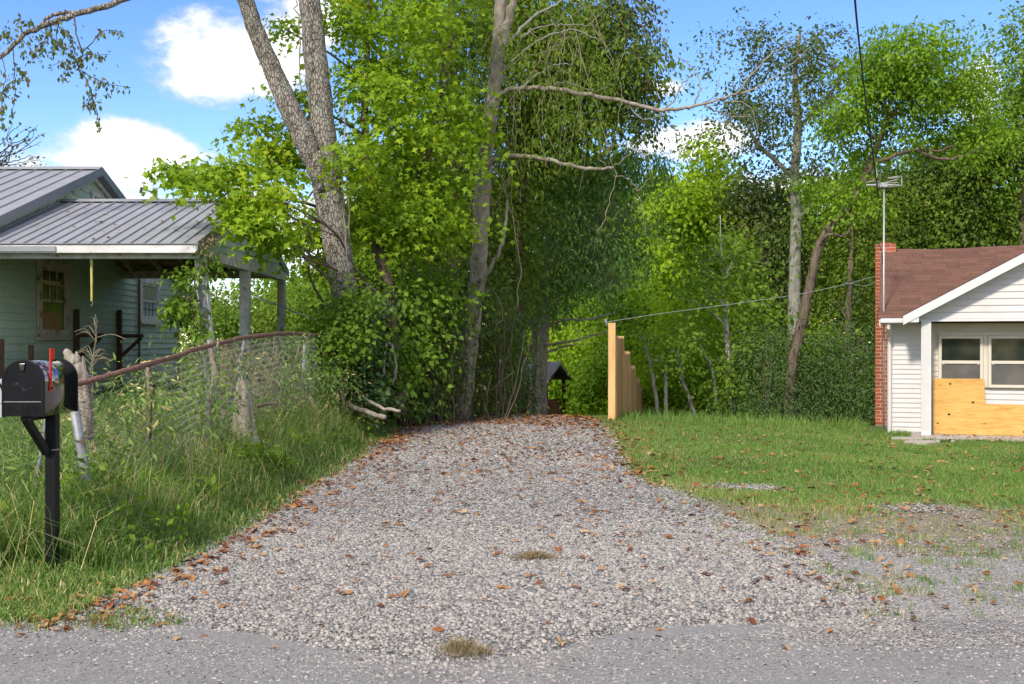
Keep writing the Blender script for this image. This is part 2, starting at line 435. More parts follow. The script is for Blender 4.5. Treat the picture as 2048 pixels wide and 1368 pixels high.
M['fascia'] = noise_mat('fascia', [(.3, (.56, .53, .49)), (.6, (.72, .70, .66))], 5, 6, .6, .1, .003, dirt=(.42, .36, .30), dirt_scale=4, dirt_range=(.62, .7))
M['roof_metal'] = noise_mat('roof_metal', [(.3, (.262, .258, .264)), (.7, (.32, .315, .32))], 2.5, 5, .48, .03, .002, metallic=.1, spec=.4, rnd=.035, dirt=(.23, .215, .205), dirt_scale=1.5, dirt_range=(.55, .8))
M['roof_trim'] = noise_mat('roof_trim', [(.3, (.20, .205, .215)), (.7, (.24, .245, .255))], 3, 4, .45, .03, metallic=.1)
M['brown_wood'] = noise_mat('brown_wood', [(.3, (.065, .035, .022)), (.6, (.13, .07, .04)), (.8, (.18, .10, .06))], 8, 6, .8, .3, .004, stretch=(4, 4, .6))
M['ceiling_wood'] = noise_mat('ceiling_wood', [(.3, (.18, .11, .06)), (.6, (.36, .24, .14)), (.8, (.44, .32, .2))], 5, 6, .8, .2, .004, dirt=(.05, .03, .02), dirt_scale=2, dirt_range=(.5, .62))
M['pine'] = noise_mat('pine', [(.3, (.42, .235, .085)), (.5, (.56, .34, .135)), (.75, (.66, .44, .20))], 9, 6, .65, .1, .003, stretch=(2.2, 2.2, .16), rnd=.24, dirt=(.30, .15, .05), dirt_scale=5, dirt_range=(.66, .72))
M['rust'] = noise_mat('rust', [(.3, (.10, .05, .035)), (.5, (.19, .095, .065)), (.75, (.27, .17, .13))], 30, 6, .85, .3, .003)
M['galv'] = noise_mat('galv', [(.3, (.20, .205, .21)), (.6, (.31, .315, .32)), (.8, (.42, .42, .42))], 9, 4, .55, .05, metallic=.35, dirt=(.2, .15, .11), dirt_scale=7, dirt_range=(.48, .62))
M['wire'] = noise_mat('wire', [(.3, (.16, .14, .12)), (.6, (.30, .28, .26)), (.8, (.42, .41, .39))], 20, 3, .6, .1, metallic=.3)
M['black_gloss'] = noise_mat('black_gloss', [(.3, (.012, .012, .013)), (.7, (.018, .018, .02))], 3, 3, .09, .05, .006, spec=1.0, coat=1.0)
M['black_gloss'].node_tree.nodes['Principled BSDF'].inputs['Coat IOR'].default_value = 2.1
M['black_matte'] = noise_mat('black_matte', [(.3, (.005, .005, .005)), (.7, (.009, .009, .009))], 6, 4, .5, .1, .001, spec=.22)
M['door_black'] = noise_mat('door_black', [(.3, (.005, .005, .006)), (.7, (.009, .009, .010))], 6, 4, .4, .1, .001, spec=.2, dirt=(.12, .12, .125), dirt_scale=9, dirt_range=(.62, .8))
M['red_plastic'] = noise_mat('red_plastic', [(.3, (.58, .028, .012)), (.7, (.66, .04, .016))], 5, 3, .4, .03)
M['grey_plastic'] = noise_mat('grey_plastic', [(.3, (.36, .40, .42)), (.7, (.46, .5, .52))], 5, 3, .5, .05)
M['white_vinyl'] = noise_mat('white_vinyl', [(.3, (.60, .565, .54)), (.7, (.66, .625, .60))], 3, 5, .5, .03, .002, rnd=.02, dirt=(.53, .49, .44), dirt_scale=2, dirt_range=(.55, .8))
M['cream_vinyl'] = noise_mat('cream_vinyl', [(.3, (.58, .52, .42)), (.7, (.65, .59, .49))], 3, 5, .5, .03, .002, rnd=.02)
M['white_trim'] = noise_mat('white_trim', [(.3, (.64, .62, .60)), (.7, (.70, .68, .66))], 3, 4, .4, .03, .002)
M['concrete'] = noise_mat('concrete', [(.3, (.34, .29, .235)), (.6, (.46, .40, .33)), (.8, (.52, .47, .40))], 10, 7, .9, .2, .006)
M['brick'] = noise_mat('brick', [(.3, (.26, .058, .026)), (.6, (.37, .088, .038)), (.8, (.42, .13, .06))], 24, 5, .85, .4, .004, rnd=.22)
M['mortar'] = noise_mat('mortar', [(.3, (.40, .35, .30)), (.7, (.52, .47, .42))], 30, 5, .95, .3, .004)
M['glass_dark'] = glass_mat('glass_dark', (.012, .018, .014), (.03, .036, .03))
M['screen'] = glass_mat('screen', (.09, .085, .075), (.13, .12, .105), 3, .45)
M['glass_brown'] = glass_mat('glass_brown', (.02, .014, .008), (.12, .075, .03), 3.5, .12)
M['curtain'] = noise_mat('curtain', [(.3, (.22, .24, .12)), (.6, (.38, .38, .24)), (.8, (.5, .48, .34))], 9, 5, .6, .05)
M['cardboard'] = noise_mat('cardboard', [(.3, (.34, .18, .07)), (.7, (.46, .26, .11))], 6, 4, .8, .1)
M['grey_panel'] = noise_mat('grey_panel', [(.3, (.36, .36, .38)), (.7, (.48, .48, .50))], 4, 4, .7, .05)
M['yellow'] = noise_mat('yellow', [(.3, (.52, .40, .08)), (.6, (.60, .52, .16)), (.8, (.62, .58, .36))], 8, 4, .6, .1)
M['dark_roof'] = noise_mat('dark_roof', [(.3, (.028, .032, .045)), (.7, (.055, .06, .075))], 14, 5, .8, .3, .005, rnd=.15)
M['maroon'] = noise_mat('maroon', [(.3, (.15, .055, .045)), (.7, (.21, .085, .065))], 5, 4, .6, .1)
M['dark_brown'] = noise_mat('dark_brown', [(.3, (.05, .022, .018)), (.7, (.085, .04, .03))], 6, 4, .7, .1)
M['cable_white'] = noise_mat('cable_white', [(.3, (.30, .29, .28)), (.7, (.40, .39, .37))], 6, 2, .6, .05)
M['cable_black'] = noise_mat('cable_black', [(.3, (.012, .012, .014)), (.7, (.02, .02, .022))], 6, 2, .6, .05)
M['alu'] = noise_mat('alu', [(.3, (.42, .40, .38)), (.7, (.56, .54, .51))], 12, 4, .45, .05, metallic=.5)
M['pole_wood'] = noise_mat('pole_wood', [(.3, (.16, .15, .08)), (.7, (.28, .26, .15))], 6, 4, .9, .2)

def shingle_mat():
    nt = NT('shingle')
    co = nt.coords()
    nn = nt.n('ShaderNodeTexNoise', {'Vector': co, 'Scale': 120.0, 'Detail': 3.0})
    c = nt.ramp(nn.outputs['Fac'], [(.3, (.125, .058, .04)), (.7, (.21, .115, .082))])
    oi = nt.n('ShaderNodeObjectInfo')
    vv = nt.n('ShaderNodeMapRange', {'Value': oi.outputs['Random'], 'To Min': .84, 'To Max': 1.12})
    c = nt.n('ShaderNodeHueSaturation', {'Color': c, 'Value': vv.outputs[0]}).outputs[0]
    b = nt.n('ShaderNodeBump', {'Height': nn.outputs['Fac'], 'Strength': .3, 'Distance': .004})
    p = nt.n('ShaderNodeBsdfPrincipled', {'Base Color': c, 'Roughness': .95, 'Normal': b.outputs[0], 'Specular IOR Level': .15})
    nt.t.links.new(p.outputs[0], nt.out.inputs[0]); return nt.m
M['shingle'] = shingle_mat()

def plywood_mat():
    nt = NT('plywood')
    tcn = nt.n('ShaderNodeTexCoord')
    mp_ = nt.n('ShaderNodeMapping', {0: tcn.outputs['Object'], 'Scale': (.35, .35, 3.2)})
    w = nt.n('ShaderNodeTexNoise', {'Vector': mp_.outputs[0], 'Scale': 2.6, 'Detail': 8.0, 'Roughness': .55, 'Distortion': 1.4})
    c = nt.ramp(w.outputs['Fac'], [(.3, (.44, .21, .045)), (.45, (.62, .34, .08)), (.6, (.66, .40, .12)), (.7, (.54, .28, .06))])
    w2 = nt.n('ShaderNodeTexNoise', {'Vector': mp_.outputs[0], 'Scale': 14.0, 'Detail': 3.0})
    c = MIX(nt, .35, c, nt.ramp(w2.outputs['Fac'], [(.4, (.5, .26, .06)), (.6, (.72, .46, .16))]))
    mp2 = nt.n('ShaderNodeMapping', {0: tcn.outputs['Object'], 'Scale': (4.2, 4.2, 5.5)})
    vo = nt.n('ShaderNodeTexVoronoi', {'Vector': mp2.outputs[0], 'Scale': 1.0, 'Randomness': .75})
    kn = nt.n('ShaderNodeMapRange', {'Value': vo.outputs['Distance'], 'From Min': .09, 'From Max': .15})
    c = MIX(nt, kn.outputs[0], (.07, .03, .012), c)
    p = nt.n('ShaderNodeBsdfPrincipled', {'Base Color': c, 'Roughness': .6, 'Specular IOR Level': .25})
    nt.t.links.new(p.outputs[0], nt.out.inputs[0]); return nt.m
M['plywood'] = plywood_mat()

def ground_mat(name, kind):
    nt = NT(name)
    tcn = nt.n('ShaderNodeTexCoord'); co = tcn.outputs['Object']
    a = nt.n('ShaderNodeTexNoise', {'Vector': co, 'Scale': 1.3, 'Detail': 8.0, 'Roughness': .65})
    b = nt.n('ShaderNodeTexNoise', {'Vector': co, 'Scale': 38.0, 'Detail': 5.0, 'Roughness': .7})
    vo = nt.n('ShaderNodeTexVoronoi', {'Vector': co, 'Scale': 55.0 if kind != 'road' else 120.0})
    if kind == 'ground':
        c = nt.ramp(a.outputs['Fac'], [(.35, (.06, .09, .022)), (.5, (.09, .13, .035)), (.62, (.14, .14, .06)), (.75, (.2, .16, .09))])
        c = MIX(nt, .5, c, nt.ramp(b.outputs['Fac'], [(.3, (.035, .05, .014)), (.5, (.10, .135, .038)), (.72, (.2, .18, .09))]))
        at_n = nt.n('ShaderNodeAttribute', attribute_name='v')
        so = nt.ramp(b.outputs['Fac'], [(.3, (.12, .09, .06)), (.5, (.25, .20, .145)), (.72, (.36, .31, .25))])
        fa = nt.n('ShaderNodeMath', {0: at_n.outputs['Fac'], 1: a.outputs['Fac']}, operation='ADD')
        fr_ = nt.n('ShaderNodeMapRange', {'Value': fa.outputs[0], 'From Min': .75, 'From Max': 1.1})
        c = MIX(nt, fr_.outputs[0], c, so)
        hgt = b.outputs['Fac']
    elif kind == 'gravel':
        c = nt.ramp(vo.outputs['Color'], [(.1, (.11, .104, .10)), (.4, (.24, .226, .215)), (.8, (.37, .35, .33))])
        dk = nt.n('ShaderNodeMapRange', {'Value': vo.outputs['Distance'], 'From Min': .35, 'From Max': .75})
        c = MIX(nt, dk.outputs[0], c, (.09, .085, .08))
        hgt = nt.n('ShaderNodeMath', {0: 1.0, 1: vo.outputs['Distance']}, operation='SUBTRACT').outputs[0]
    elif kind == 'apron':
        c = nt.ramp(vo.outputs['Color'], [(.1, (.17, .157, .142)), (.5, (.29, .27, .248)), (.9, (.40, .37, .335))])
        s = nt.n('ShaderNodeMapRange', {'Value': a.outputs['Fac'], 'From Min': .52, 'From Max': .66})
        c = MIX(nt, s.outputs[0], c, (.27, .215, .15))
        hgt = b.outputs['Fac']
    else:
        c = nt.ramp(b.outputs['Fac'], [(.3, (.165, .153, .142)), (.55, (.275, .256, .238)), (.75, (.39, .365, .338))])
        c = MIX(nt, .45, c, nt.ramp(vo.outputs['Color'], [(.1, (.12, .113, .107)), (.6, (.26, .246, .232)), (.95, (.44, .42, .395))]))
        s = nt.n('ShaderNodeMapRange', {'Value': a.outputs['Fac'], 'From Min': .5, 'From Max': .7})
        c = MIX(nt, s.outputs[0], c, (.21, .195, .18))
        hgt = b.outputs['Fac']
    bp = nt.n('ShaderNodeBump', {'Height': hgt, 'Strength': .7, 'Distance': .012})
    p = nt.n('ShaderNodeBsdfPrincipled', {'Base Color': c, 'Roughness': .95, 'Specular IOR Level': .15, 'Normal': bp.outputs[0]})
    nt.t.links.new(p.outputs[0], nt.out.inputs[0]); return nt.m
M['ground'] = ground_mat('ground', 'ground'); M['gravel'] = ground_mat('gravel', 'gravel')
M['apron'] = ground_mat('apron', 'apron'); M['road'] = ground_mat('road', 'road')

# ------------------------------------------------------------------ the ground
def axis(segs):
    out = []
    for a, b, st in segs: out.extend(np.arange(a, b, st))
    return np.array(out + [segs[-1][1]])
gx = axis([(-400, -60, 20), (-60, -14, 2), (-14, 14, .2), (14, 60, 2), (60, 400, 20)])
gy = axis([(-60, 2, 4), (2, 32, .2), (32, 60, 1), (60, 140, 4), (140, 900, 40)])
XX, YY = np.meshgrid(gx, gy)
ZZ = gz(XX, YY)
def grid_faces(ny, nx):
    i = np.arange(ny - 1)[:, None] * nx + np.arange(nx - 1)[None]
    return np.stack([i, i + 1, i + nx + 1, i + nx], -1).reshape(-1, 4)
GV = .72 * smooth((XX - 1.0) / .8) * smooth((YY - 5.5) / .5) * smooth((13.0 + 1.1 * vnoise(XX, YY, .9, 31) - YY) / 3.6) * smooth((14 - XX) / 4)
GV = GV + .5 * smooth((6.9 - YY) / .6) * smooth((YY - 5.0) / .5) * (XX < 0)
GV = GV + .35 * np.exp(-((XX + 2.15) / .25) ** 2) * (YY > 6) * (YY < 24)
props(big_mesh('ground', np.stack([XX, YY, ZZ], -1).reshape(-1, 3), grid_faces(len(gy), len(gx)), M['ground'], sm=True, attr=np.clip(GV, 0, 1).ravel()), kind='structure')

FX = np.array([-9, -3.2, -2.37, -1.65, -.8, -.3, .19, .6, 1.29, 2.0, 3, 9]); FY = np.array([6.15, 6.1, 6.25, 5.81, 5.45, 5.33, 5.5, 5.81, 5.95, 6.05, 5.9, 5.85])
def front_y(x):
    return np.interp(x, FX, FY)
def XL(y):
    return np.interp(y, [5.0, 5.9, 6.6, 8.3, 10.5, 13.75, 19, 23, 46], [-2.9, -2.75, -2.5, -2.27, -2.2, -2.09, -2.0, -2.0, -2.2]) + .05 * vnoise(y, y * 0, 2.0, 5)
def XR(y):
    return np.interp(y, [5.0, 6.2, 8.7, 11.1, 12.6, 13.75, 17, 21, 23, 46], [2.2, 2.2, 2.1, 1.8, 1.42, 1.36, 1.55, 1.7, 1.6, 2.0]) + .05 * vnoise(y, y * 0, 2.3, 6)
# road: worn asphalt with an uneven broken edge
rx = axis([(-80, -6, 4), (-6, 6, .1), (6, 80, 4)])
rt = np.linspace(0, 1, 30) ** .6
edge = np.where(np.abs(rx) < 9, np.where(rx > 1.2, 6.75, 6.22) + .10 * vnoise(rx, rx * 0, 2.2, 3) + .05 * vnoise(rx, rx * 0, 9, 4), 6.2)
RY = -4 + (edge[None] + 4) * rt[:, None]; RX = np.broadcast_to(rx[None], RY.shape)
props(big_mesh('road', np.stack([RX, RY, gz(RX, RY) + .010], -1).reshape(-1, 3), grid_faces(len(rt), len(rx)), M['road'], sm=True), kind='structure')
# thin gravel apron right of the drive
ay = np.linspace(6.05, 9.0, 24); at_ = np.linspace(0, 1, 40)
AX = 1.4 + (9.0 - 1.4) * at_[None] + 0 * ay[:, None]
AY = 6.0 + .12 * vnoise(AX[:1], AX[:1] * 0, 3.1, 7) + (2.3 + .3 * vnoise(AX[:1], AX[:1] * 0, 1.6, 8)) * np.linspace(0, 1, 24)[:, None]
props(big_mesh('gravel_apron', np.stack([AX, AY, gz(AX, AY) + .0155 - .012 * (1 - smooth(np.linspace(0, 1, 24) / .2))[:, None]], -1).reshape(-1, 3), grid_faces(24, 40), M['apron'], sm=True), kind='structure')
# driveway
dy = axis([(5.35, 30, .12), (30, 46, .5)]); ds = np.linspace(0, 1, 36)
l, r = XL(dy), XR(dy)
DX = l[:, None] + (r - l)[:, None] * ds[None]
DYY = np.broadcast_to(dy[:, None], DX.shape).copy()
DYY[0:12] = np.maximum(DYY[0:12], front_y(DX[0:12]) + .02 * np.arange(12)[:, None] * .3)
DYY = np.maximum.accumulate(DYY, axis=0)
DZ = gz(DX, DYY) + .022 + .035 * np.sin(np.pi * ds)[None] * 1.0 - .02 * np.exp(-((ds - .27) / .09) ** 2)[None] - .02 * np.exp(-((ds - .73) / .09) ** 2)[None]
DZ = DZ - .06 * (1 - smooth((DYY - front_y(DX)) / .45))
props(big_mesh('driveway', np.stack([DX, DYY, DZ], -1).reshape(-1, 3), grid_faces(len(dy), len(ds)), M['gravel'], sm=True), kind='structure')
def drive_z(x, y):
    l_, r_ = XL(y), XR(y); s = np.clip((x - l_) / (r_ - l_), 0, 1)
    return gz(x, y) + .022 - np.minimum(.06 * (1 - smooth((y - front_y(x)) / .45)), .012 + .035 * np.sin(np.pi * s)) + .035 * np.sin(np.pi * s) - .02 * np.exp(-((s - .27) / .09) ** 2) - .02 * np.exp(-((s - .73) / .09) ** 2)

# gravel stones: crushed limestone, angular
CUBE_V = np.array([(-1, -1, -1), (1, -1, -1), (1, 1, -1), (-1, 1, -1), (-1, -1, 1), (1, -1, 1), (1, 1, 1), (-1, 1, 1)], float)
CUBE_F = np.array([(4, 5, 6, 7), (0, 1, 5, 4), (1, 2, 6, 5), (2, 3, 7, 6), (3, 0, 4, 7)])
OCT_V = np.array([(1, 0, -.3), (.2, 1, -.3), (-1, .3, -.3), (-.3, -1, -.3), (.1, .1, .8)], float)
OCT_F = np.array([(0, 1, 4), (1, 2, 4), (2, 3, 4), (3, 0, 4)])
def stones(P, S, base, faces, sharp=.35):
    n, k = len(P), len(base)
    V = base[None] * (1 + sharp * rng.normal(size=(n, k, 3)) * .8) * np.array([1.1, .72, .42])[None, None]
    if k == 8: V[:, 4:, :2] *= (.55 + .35 * rng.random((n, 1, 1)))
    # random rotation: yaw + tilt
    a = rng.random(n) * 2 * np.pi; ti = rng.normal(size=n) * .4
    ca, sa, ct, st_ = np.cos(a), np.sin(a), np.cos(ti), np.sin(ti)
    y = V[:, :, 1] * ct[:, None] - V[:, :, 2] * st_[:, None]; z = V[:, :, 1] * st_[:, None] + V[:, :, 2] * ct[:, None]
    x = V[:, :, 0] * ca[:, None] - y * sa[:, None]; y = V[:, :, 0] * sa[:, None] + y * ca[:, None]
    V = np.stack([x, y, z], -1) * S[:, None, None] + P[:, None, :]
    v = np.repeat(np.clip(rng.normal(.47, .19, n), 0, 1), k)
    return V.reshape(-1, 3), (np.arange(n)[:, None, None] * k + faces[None]).reshape(-1, faces.shape[1]), v
def drive_pts(n, y0, y1, jit=.07):
    y = y0 + (y1 - y0) * rng.random(n); l_, r_ = XL(y), XR(y)
    x = l_ - .05 + (r_ - l_ + .1) * rng.random(n) + rng.normal(size=n) * jit
    keep = y > front_y(x) + .22 - np.abs(rng.normal(size=n)) * .26
    x, y = x[keep], y[keep]
    return np.stack([x, y, drive_z(x, y)], -1)
Vs = []; Fs = []; As = []; off = 0
def acc(v, f, a):
    global off
    Vs.append(v); Fs.append(f + off); As.append(a); off += len(v)
P = drive_pts(60000, 5.2, 10.2); P = P[rng.random(len(P)) < 1 - smooth((P[:, 1] - 8.2) / 2.0)]; S = .0090 * (.5 + .95 * rng.random(len(P)) ** 1.5); P[:, 2] += S * .25
acc(*stones(P, S, CUBE_V, CUBE_F))
near = big_mesh('gravel_stones', np.concatenate(Vs), Fs, M['stone'], attr=np.concatenate(As)); props(near, 'loose pale grey crushed stone covering the near end of the driveway', 'gravel', kind='stuff')
Vs = []; Fs = []; As = []; off = 0
P = drive_pts(46000, 8.0, 15.0); P = P[rng.random(len(P)) < smooth((P[:, 1] - 8.0) / 2.0) * (1 - .5 * smooth((P[:, 1] - 13) / 2))]; S = 0.0130 * (.55 + .8 * rng.random(len(P))); P[:, 2] += S * .2
acc(*stones(P, S, OCT_V, OCT_F))
P = drive_pts(30000, 14.0, 24.5); S = .020 * (.6 + .7 * rng.random(len(P))); P[:, 2] += S * .2
acc(*stones(P, S, OCT_V, OCT_F))
props(big_mesh('gravel_stones', np.concatenate(Vs), Fs, M['stone'], attr=np.concatenate(As)), 'pale crushed stone on the far stretch of the driveway up to its crest', 'gravel', kind='stuff')
Vs = []; Fs = []; As = []; off = 0
n = 30000                                            # finer stone on the apron and strewn on the road edge
x = 1.6 + 4.2 * rng.random(n) ** 1.1; y = 5.75 + 3.2 * rng.random(n)
P = np.stack([x, y, gz(x, y) + .018], -1); S = .0075 * (.5 + .8 * rng.random(n)); acc(*stones(P, S, OCT_V, OCT_F))
n = 26000
x = -4.5 + 9.5 * rng.random(n); y = front_y(x) + .1 - np.abs(rng.normal(size=n)) * .55
P = np.stack([x, y, gz(x, y) + .012], -1); S = .006 * (.4 + 1.0 * rng.random(n) ** 2 * 1.6); acc(*stones(P, S, OCT_V, OCT_F))
n = 2400                                             # bare stony patches in the lawn
cx = rng.choice(4, n, p=[.34, .26, .25, .15]); cen = np.array([(2.55, 12.1), (3.9, 10.5), (3.2, 9.4), (5.2, 9.6)]); rad = np.array([(.55, .3), (.5, .35), (1.3, .7), (.8, .5)])
xy = cen[cx] + rng.normal(size=(n, 2)) * rad[cx] * .62
P = np.stack([xy[:, 0], xy[:, 1], gz(xy[:, 0], xy[:, 1]) + .012], -1); S = .013 * (.5 + .8 * rng.random(n)); acc(*stones(P, S, OCT_V, OCT_F))
props(big_mesh('gravel_chips', np.concatenate(Vs), Fs, M['stone'], attr=np.concatenate(As)), 'fine grey stone chips strewn over the apron, road edge and lawn patches', 'gravel', kind='stuff')

# ------------------------------------------------------------------ right house: white siding, brown shingles
A = R(19); CA, SA = math.cos(A), math.sin(A)
HC = Vector((751 / F * 21.5, 21.5, 0))
def H(p, q, z):
    return Vector((HC.x + p * CA + q * SA, HC.y - p * SA + q * CA, z))
def hp(xp, q):                                        # p of a photo column on the plane q
    k = (xp - 1024) / F; X0, Y0 = HC.x + q * SA, HC.y + q * CA
    return (k * Y0 - X0) / (CA + k * SA)
house = thing('white_house', 'single storey house with white siding, brown shingle roof and boarded porch', 'house', H(3, 3, -.2))
mainp = (0.0, 11.0); RIDGE_Q, RIDGE_Z, EAVE_Q, EAVE_Z = 4.0, 3.74, -.36, 2.07
wb = MB().box((0.02, .03, -.5), (11, 8, EAVE_Z + .02), H)
wb.prism([H(.02, .03, EAVE_Z + .02), H(.02, 8, EAVE_Z + .02), H(.02, RIDGE_Q, RIDGE_Z - .12)], H(11, 0, 0) - H(.02, 0, 0))
wall = obj('wall', wb, M['cream_vinyl'], house)
def lap_boards(parent, p0, p1, z0, z1, q, step, mat, name='siding_board', clip=None):
    z = z0; rows = int(round((z1 - z0) / step))
    for i in range(rows):
        a, b = p0, p1; zb = z0 + i * step; zt = zb + step
        if clip:
            a, b = clip(zt)
            if b - a < .05: continue
        mb = MB()
        prof = [(q, zb + .004), (q - .017, zb), (q - .019, zb + .012), (q - .004, zt), (q, zt)]
        vs = [H(a, y_, z_) for y_, z_ in prof] + [H(b, y_, z_) for y_, z_ in prof]
        k = len(prof)
        mb.add(vs, [tuple(range(k)), tuple(range(k, 2 * k))[::-1]] + [(j, k + j, k + (j + 1) % k, (j + 1) % k) for j in range(k)])
        obj(name, mb, mat, parent)
pc0, pc1 = hp(1842, -.55), hp(1862, -.55)
lap_boards(wall, .085, .64, -.24, EAVE_Z - .06, .03, .0935, M['white_vinyl'])
lap_boards(wall, .64, 6.4, 1.79, 2.0, .03, .105, M['cream_vinyl'])
lap_boards(wall, hp(1969, 0), 6.4, .40, .72, .03, .107, M['white_vinyl'])
lap_boards(wall, .64, .92, -.15, 1.79, .03, .108, M['cream_vinyl'])
obj('corner_post', MB().box((0.0, -.012, -.3), (.085, .06, EAVE_Z), H), M['white_trim'], house, bevel=.004)
# windows of the porch wall
def dh_window(p0, p1, z0, z1, zm):
    w = obj('window', MB().box((p0, -.02, z0), (p1, .028, z1), H), M['cream_vinyl'], house)
    fr = MB(); t = .055
    for (a, b, c, d) in ((p0, p1, z1 - t, z1), (p0, p1, z0, z0 + t), (p0, p0 + t, z0 + t, z1 - t), (p1 - t, p1, z0 + t, z1 - t)):
        fr.box((a, -.055, c), (b, -.021, d), H)
    obj('frame', fr, M['cream_vinyl'], w, bevel=.004)
    obj('meeting_rail', MB().box((p0 + t, -.048, zm - .03), (p1 - t, -.0205, zm + .03), H), M['cream_vinyl'], w, bevel=.004)
    obj('pane', MB().box((p0 + t, -.030, zm + .03), (p1 - t, -.0208, z1 - t), H), M['glass_dark'], w)
    obj('insect_screen', MB().box((p0 + t, -.026, z0 + t), (p1 - t, -.0207, zm - .03), H), M['screen'], w)
    for s in (p0 + t + .02, p1 - t - .045):
        obj('latch', MB().box((s, -.054, zm - .055), (s + .025, -.0485, zm - .03), H), M['alu'], w)
dh_window(hp(1877, 0), hp(1966, 0), .735, 1.72, 1.215)
dh_window(hp(1976, 0), hp(2066, 0), .735, 1.72, 1.215)
dh_window(hp(2084, 0), hp(2170, 0), .735, 1.72, 1.215)
tr = MB().box((.92, -.03, 1.722), (hp(2175, 0), .028, 1.79), H)
obj('window_head_trim', tr, M['cream_vinyl'], house, bevel=.004)
for a, b in ((1966.6, 1975.4), (2066.6, 2083.4)):
    obj('mullion', MB().box((hp(a, 0), -.035, .735), (hp(b, 0), .028, 1.721), H), M['cream_vinyl'], house)
# plywood sheet leaning on the porch wall, cut in an L
pl0, pl1, plr = hp(1866, -.1), hp(1968, -.1), 6.2
prof = [(pl0, -.153), (plr, -.153), (plr, .425), (pl1 + .02, .432), (pl1, .905), (pl0, .90)]
def PL(p, z): return H(p, -.12 - .05 * (1 - z), z)
ply = obj('plywood_sheet', MB().prism([PL(p, z) for p, z in prof], H(0, .018, 0) - H(0, 0, 0)), M['plywood'])
props(ply, 'L-shaped yellow knotty plywood sheet leaning below the porch windows', 'plywood')
# porch slab, column, header, gable
slab = obj('porch_slab', MB().box((.40, -1.5, -.5), (6.3, -.0, -.158), H), M['concrete'], house, bevel=.02)
col = MB().box((pc0, -.64, -.157), (pc1, -.46, 2.0), H)
for i in range(5):
    f0 = pc0 + .018 + i * (pc1 - pc0 - .036) / 5
    col.box((f0, -.652, -.05), (f0 + .018, -.6405, 1.92), H)
obj('column', col, M['white_trim'], house, bevel=.006)
PG0, PGA, PZ0, PZA = hp(1806, -.62), 3.25, 2.10, 3.72
PG1 = 2 * PGA - PG0
sl = (PZA - PZ0) / (PGA - PG0)
gb = MB().prism([H(PG0 + .22, -.56, 2.03), H(PG1 - .22, -.56, 2.03), H(PG1 - .22, -.56, PZ0 + .05), H(PGA, -.56, PZA - .12), H(PG0 + .22, -.56, PZ0 + .05)], H(0, .1, 0) - H(0, 0, 0))
gable = obj('porch_gable', gb, M['white_vinyl'], house)
def gclip(zt):
    o = (zt - PZ0) / sl
    return (max(PG0 + .24, PG0 + o + .06), min(PG1 - .24, PG1 - o - .06))
lap_boards(gable, 0, 0, 2.03, 3.6, -.56, .125, M['white_vinyl'], clip=gclip)
obj('porch_header', MB().box((pc0 - .02, -.585, 1.985), (PG1 - .3, -.4, 2.028), H), M['white_trim'], house, bevel=.003)
obj('porch_ceiling', MB().box((pc0, -.40, 2.0), (PG1 - .3, .0, 2.02), H), M['cream_vinyl'], house)
# porch roof planes, rake boards, eave return
def slab_roof(a, b, c, d, th):
    up = Vector((0, 0, -th)); m = MB(); vs = [a, b, c, d, a + up, b + up, c + up, d + up]
    return m.add(vs, [(0, 1, 2, 3), (7, 6, 5, 4), (0, 4, 5, 1), (1, 5, 6, 2), (2, 6, 7, 3), (3, 7, 4, 0)])
def main_z(q): return EAVE_Z + (RIDGE_Z - EAVE_Z) * (q - EAVE_Q) / (RIDGE_Q - EAVE_Q)
q_low = EAVE_Q + (PZ0 - EAVE_Z) / ((RIDGE_Z - EAVE_Z) / (RIDGE_Q - EAVE_Q)); q_top = EAVE_Q + (PZA - EAVE_Z) / ((RIDGE_Z - EAVE_Z) / (RIDGE_Q - EAVE_Q))
for s in (0, 1):
    pe = PG0 if s == 0 else PG1
    obj('porch_roof', slab_roof(H(pe, -.86, PZ0), H(PGA, -.86, PZA), H(PGA, q_top + .1, PZA), H(pe, q_low + .1, PZ0), .05), M['shingle'], house)
    rb = slab_roof(H(pe, -.885, PZ0 - .01), H(PGA, -.885, PZA - .01), H(PGA, -.84, PZA - .01), H(pe, -.84, PZ0 - .01), .17)
    obj('rake_board', rb, M['white_trim'], house)
    obj('rake_soffit', slab_roof(H(pe + .02 * (1 - 2 * s), -.84, PZ0 - .115), H(PGA, -.84, PZA - .115), H(PGA, -.55, PZA - .115), H(pe + .02 * (1 - 2 * s), -.55, PZ0 - .115), .02), M['white_vinyl'], house)
    obj('drip_edge', slab_roof(H(pe, -.893, PZ0 + .006), H(PGA, -.893, PZA + .006), H(PGA, -.86, PZA + .006), H(pe, -.86, PZ0 + .006), .012), M['dark_brown'], house)
obj('eave_return', MB().box((PG0 - .005, -.87, 1.965), (PG0 + .28, -.3, PZ0 - .055), H), M['white_trim'], house, bevel=.01)
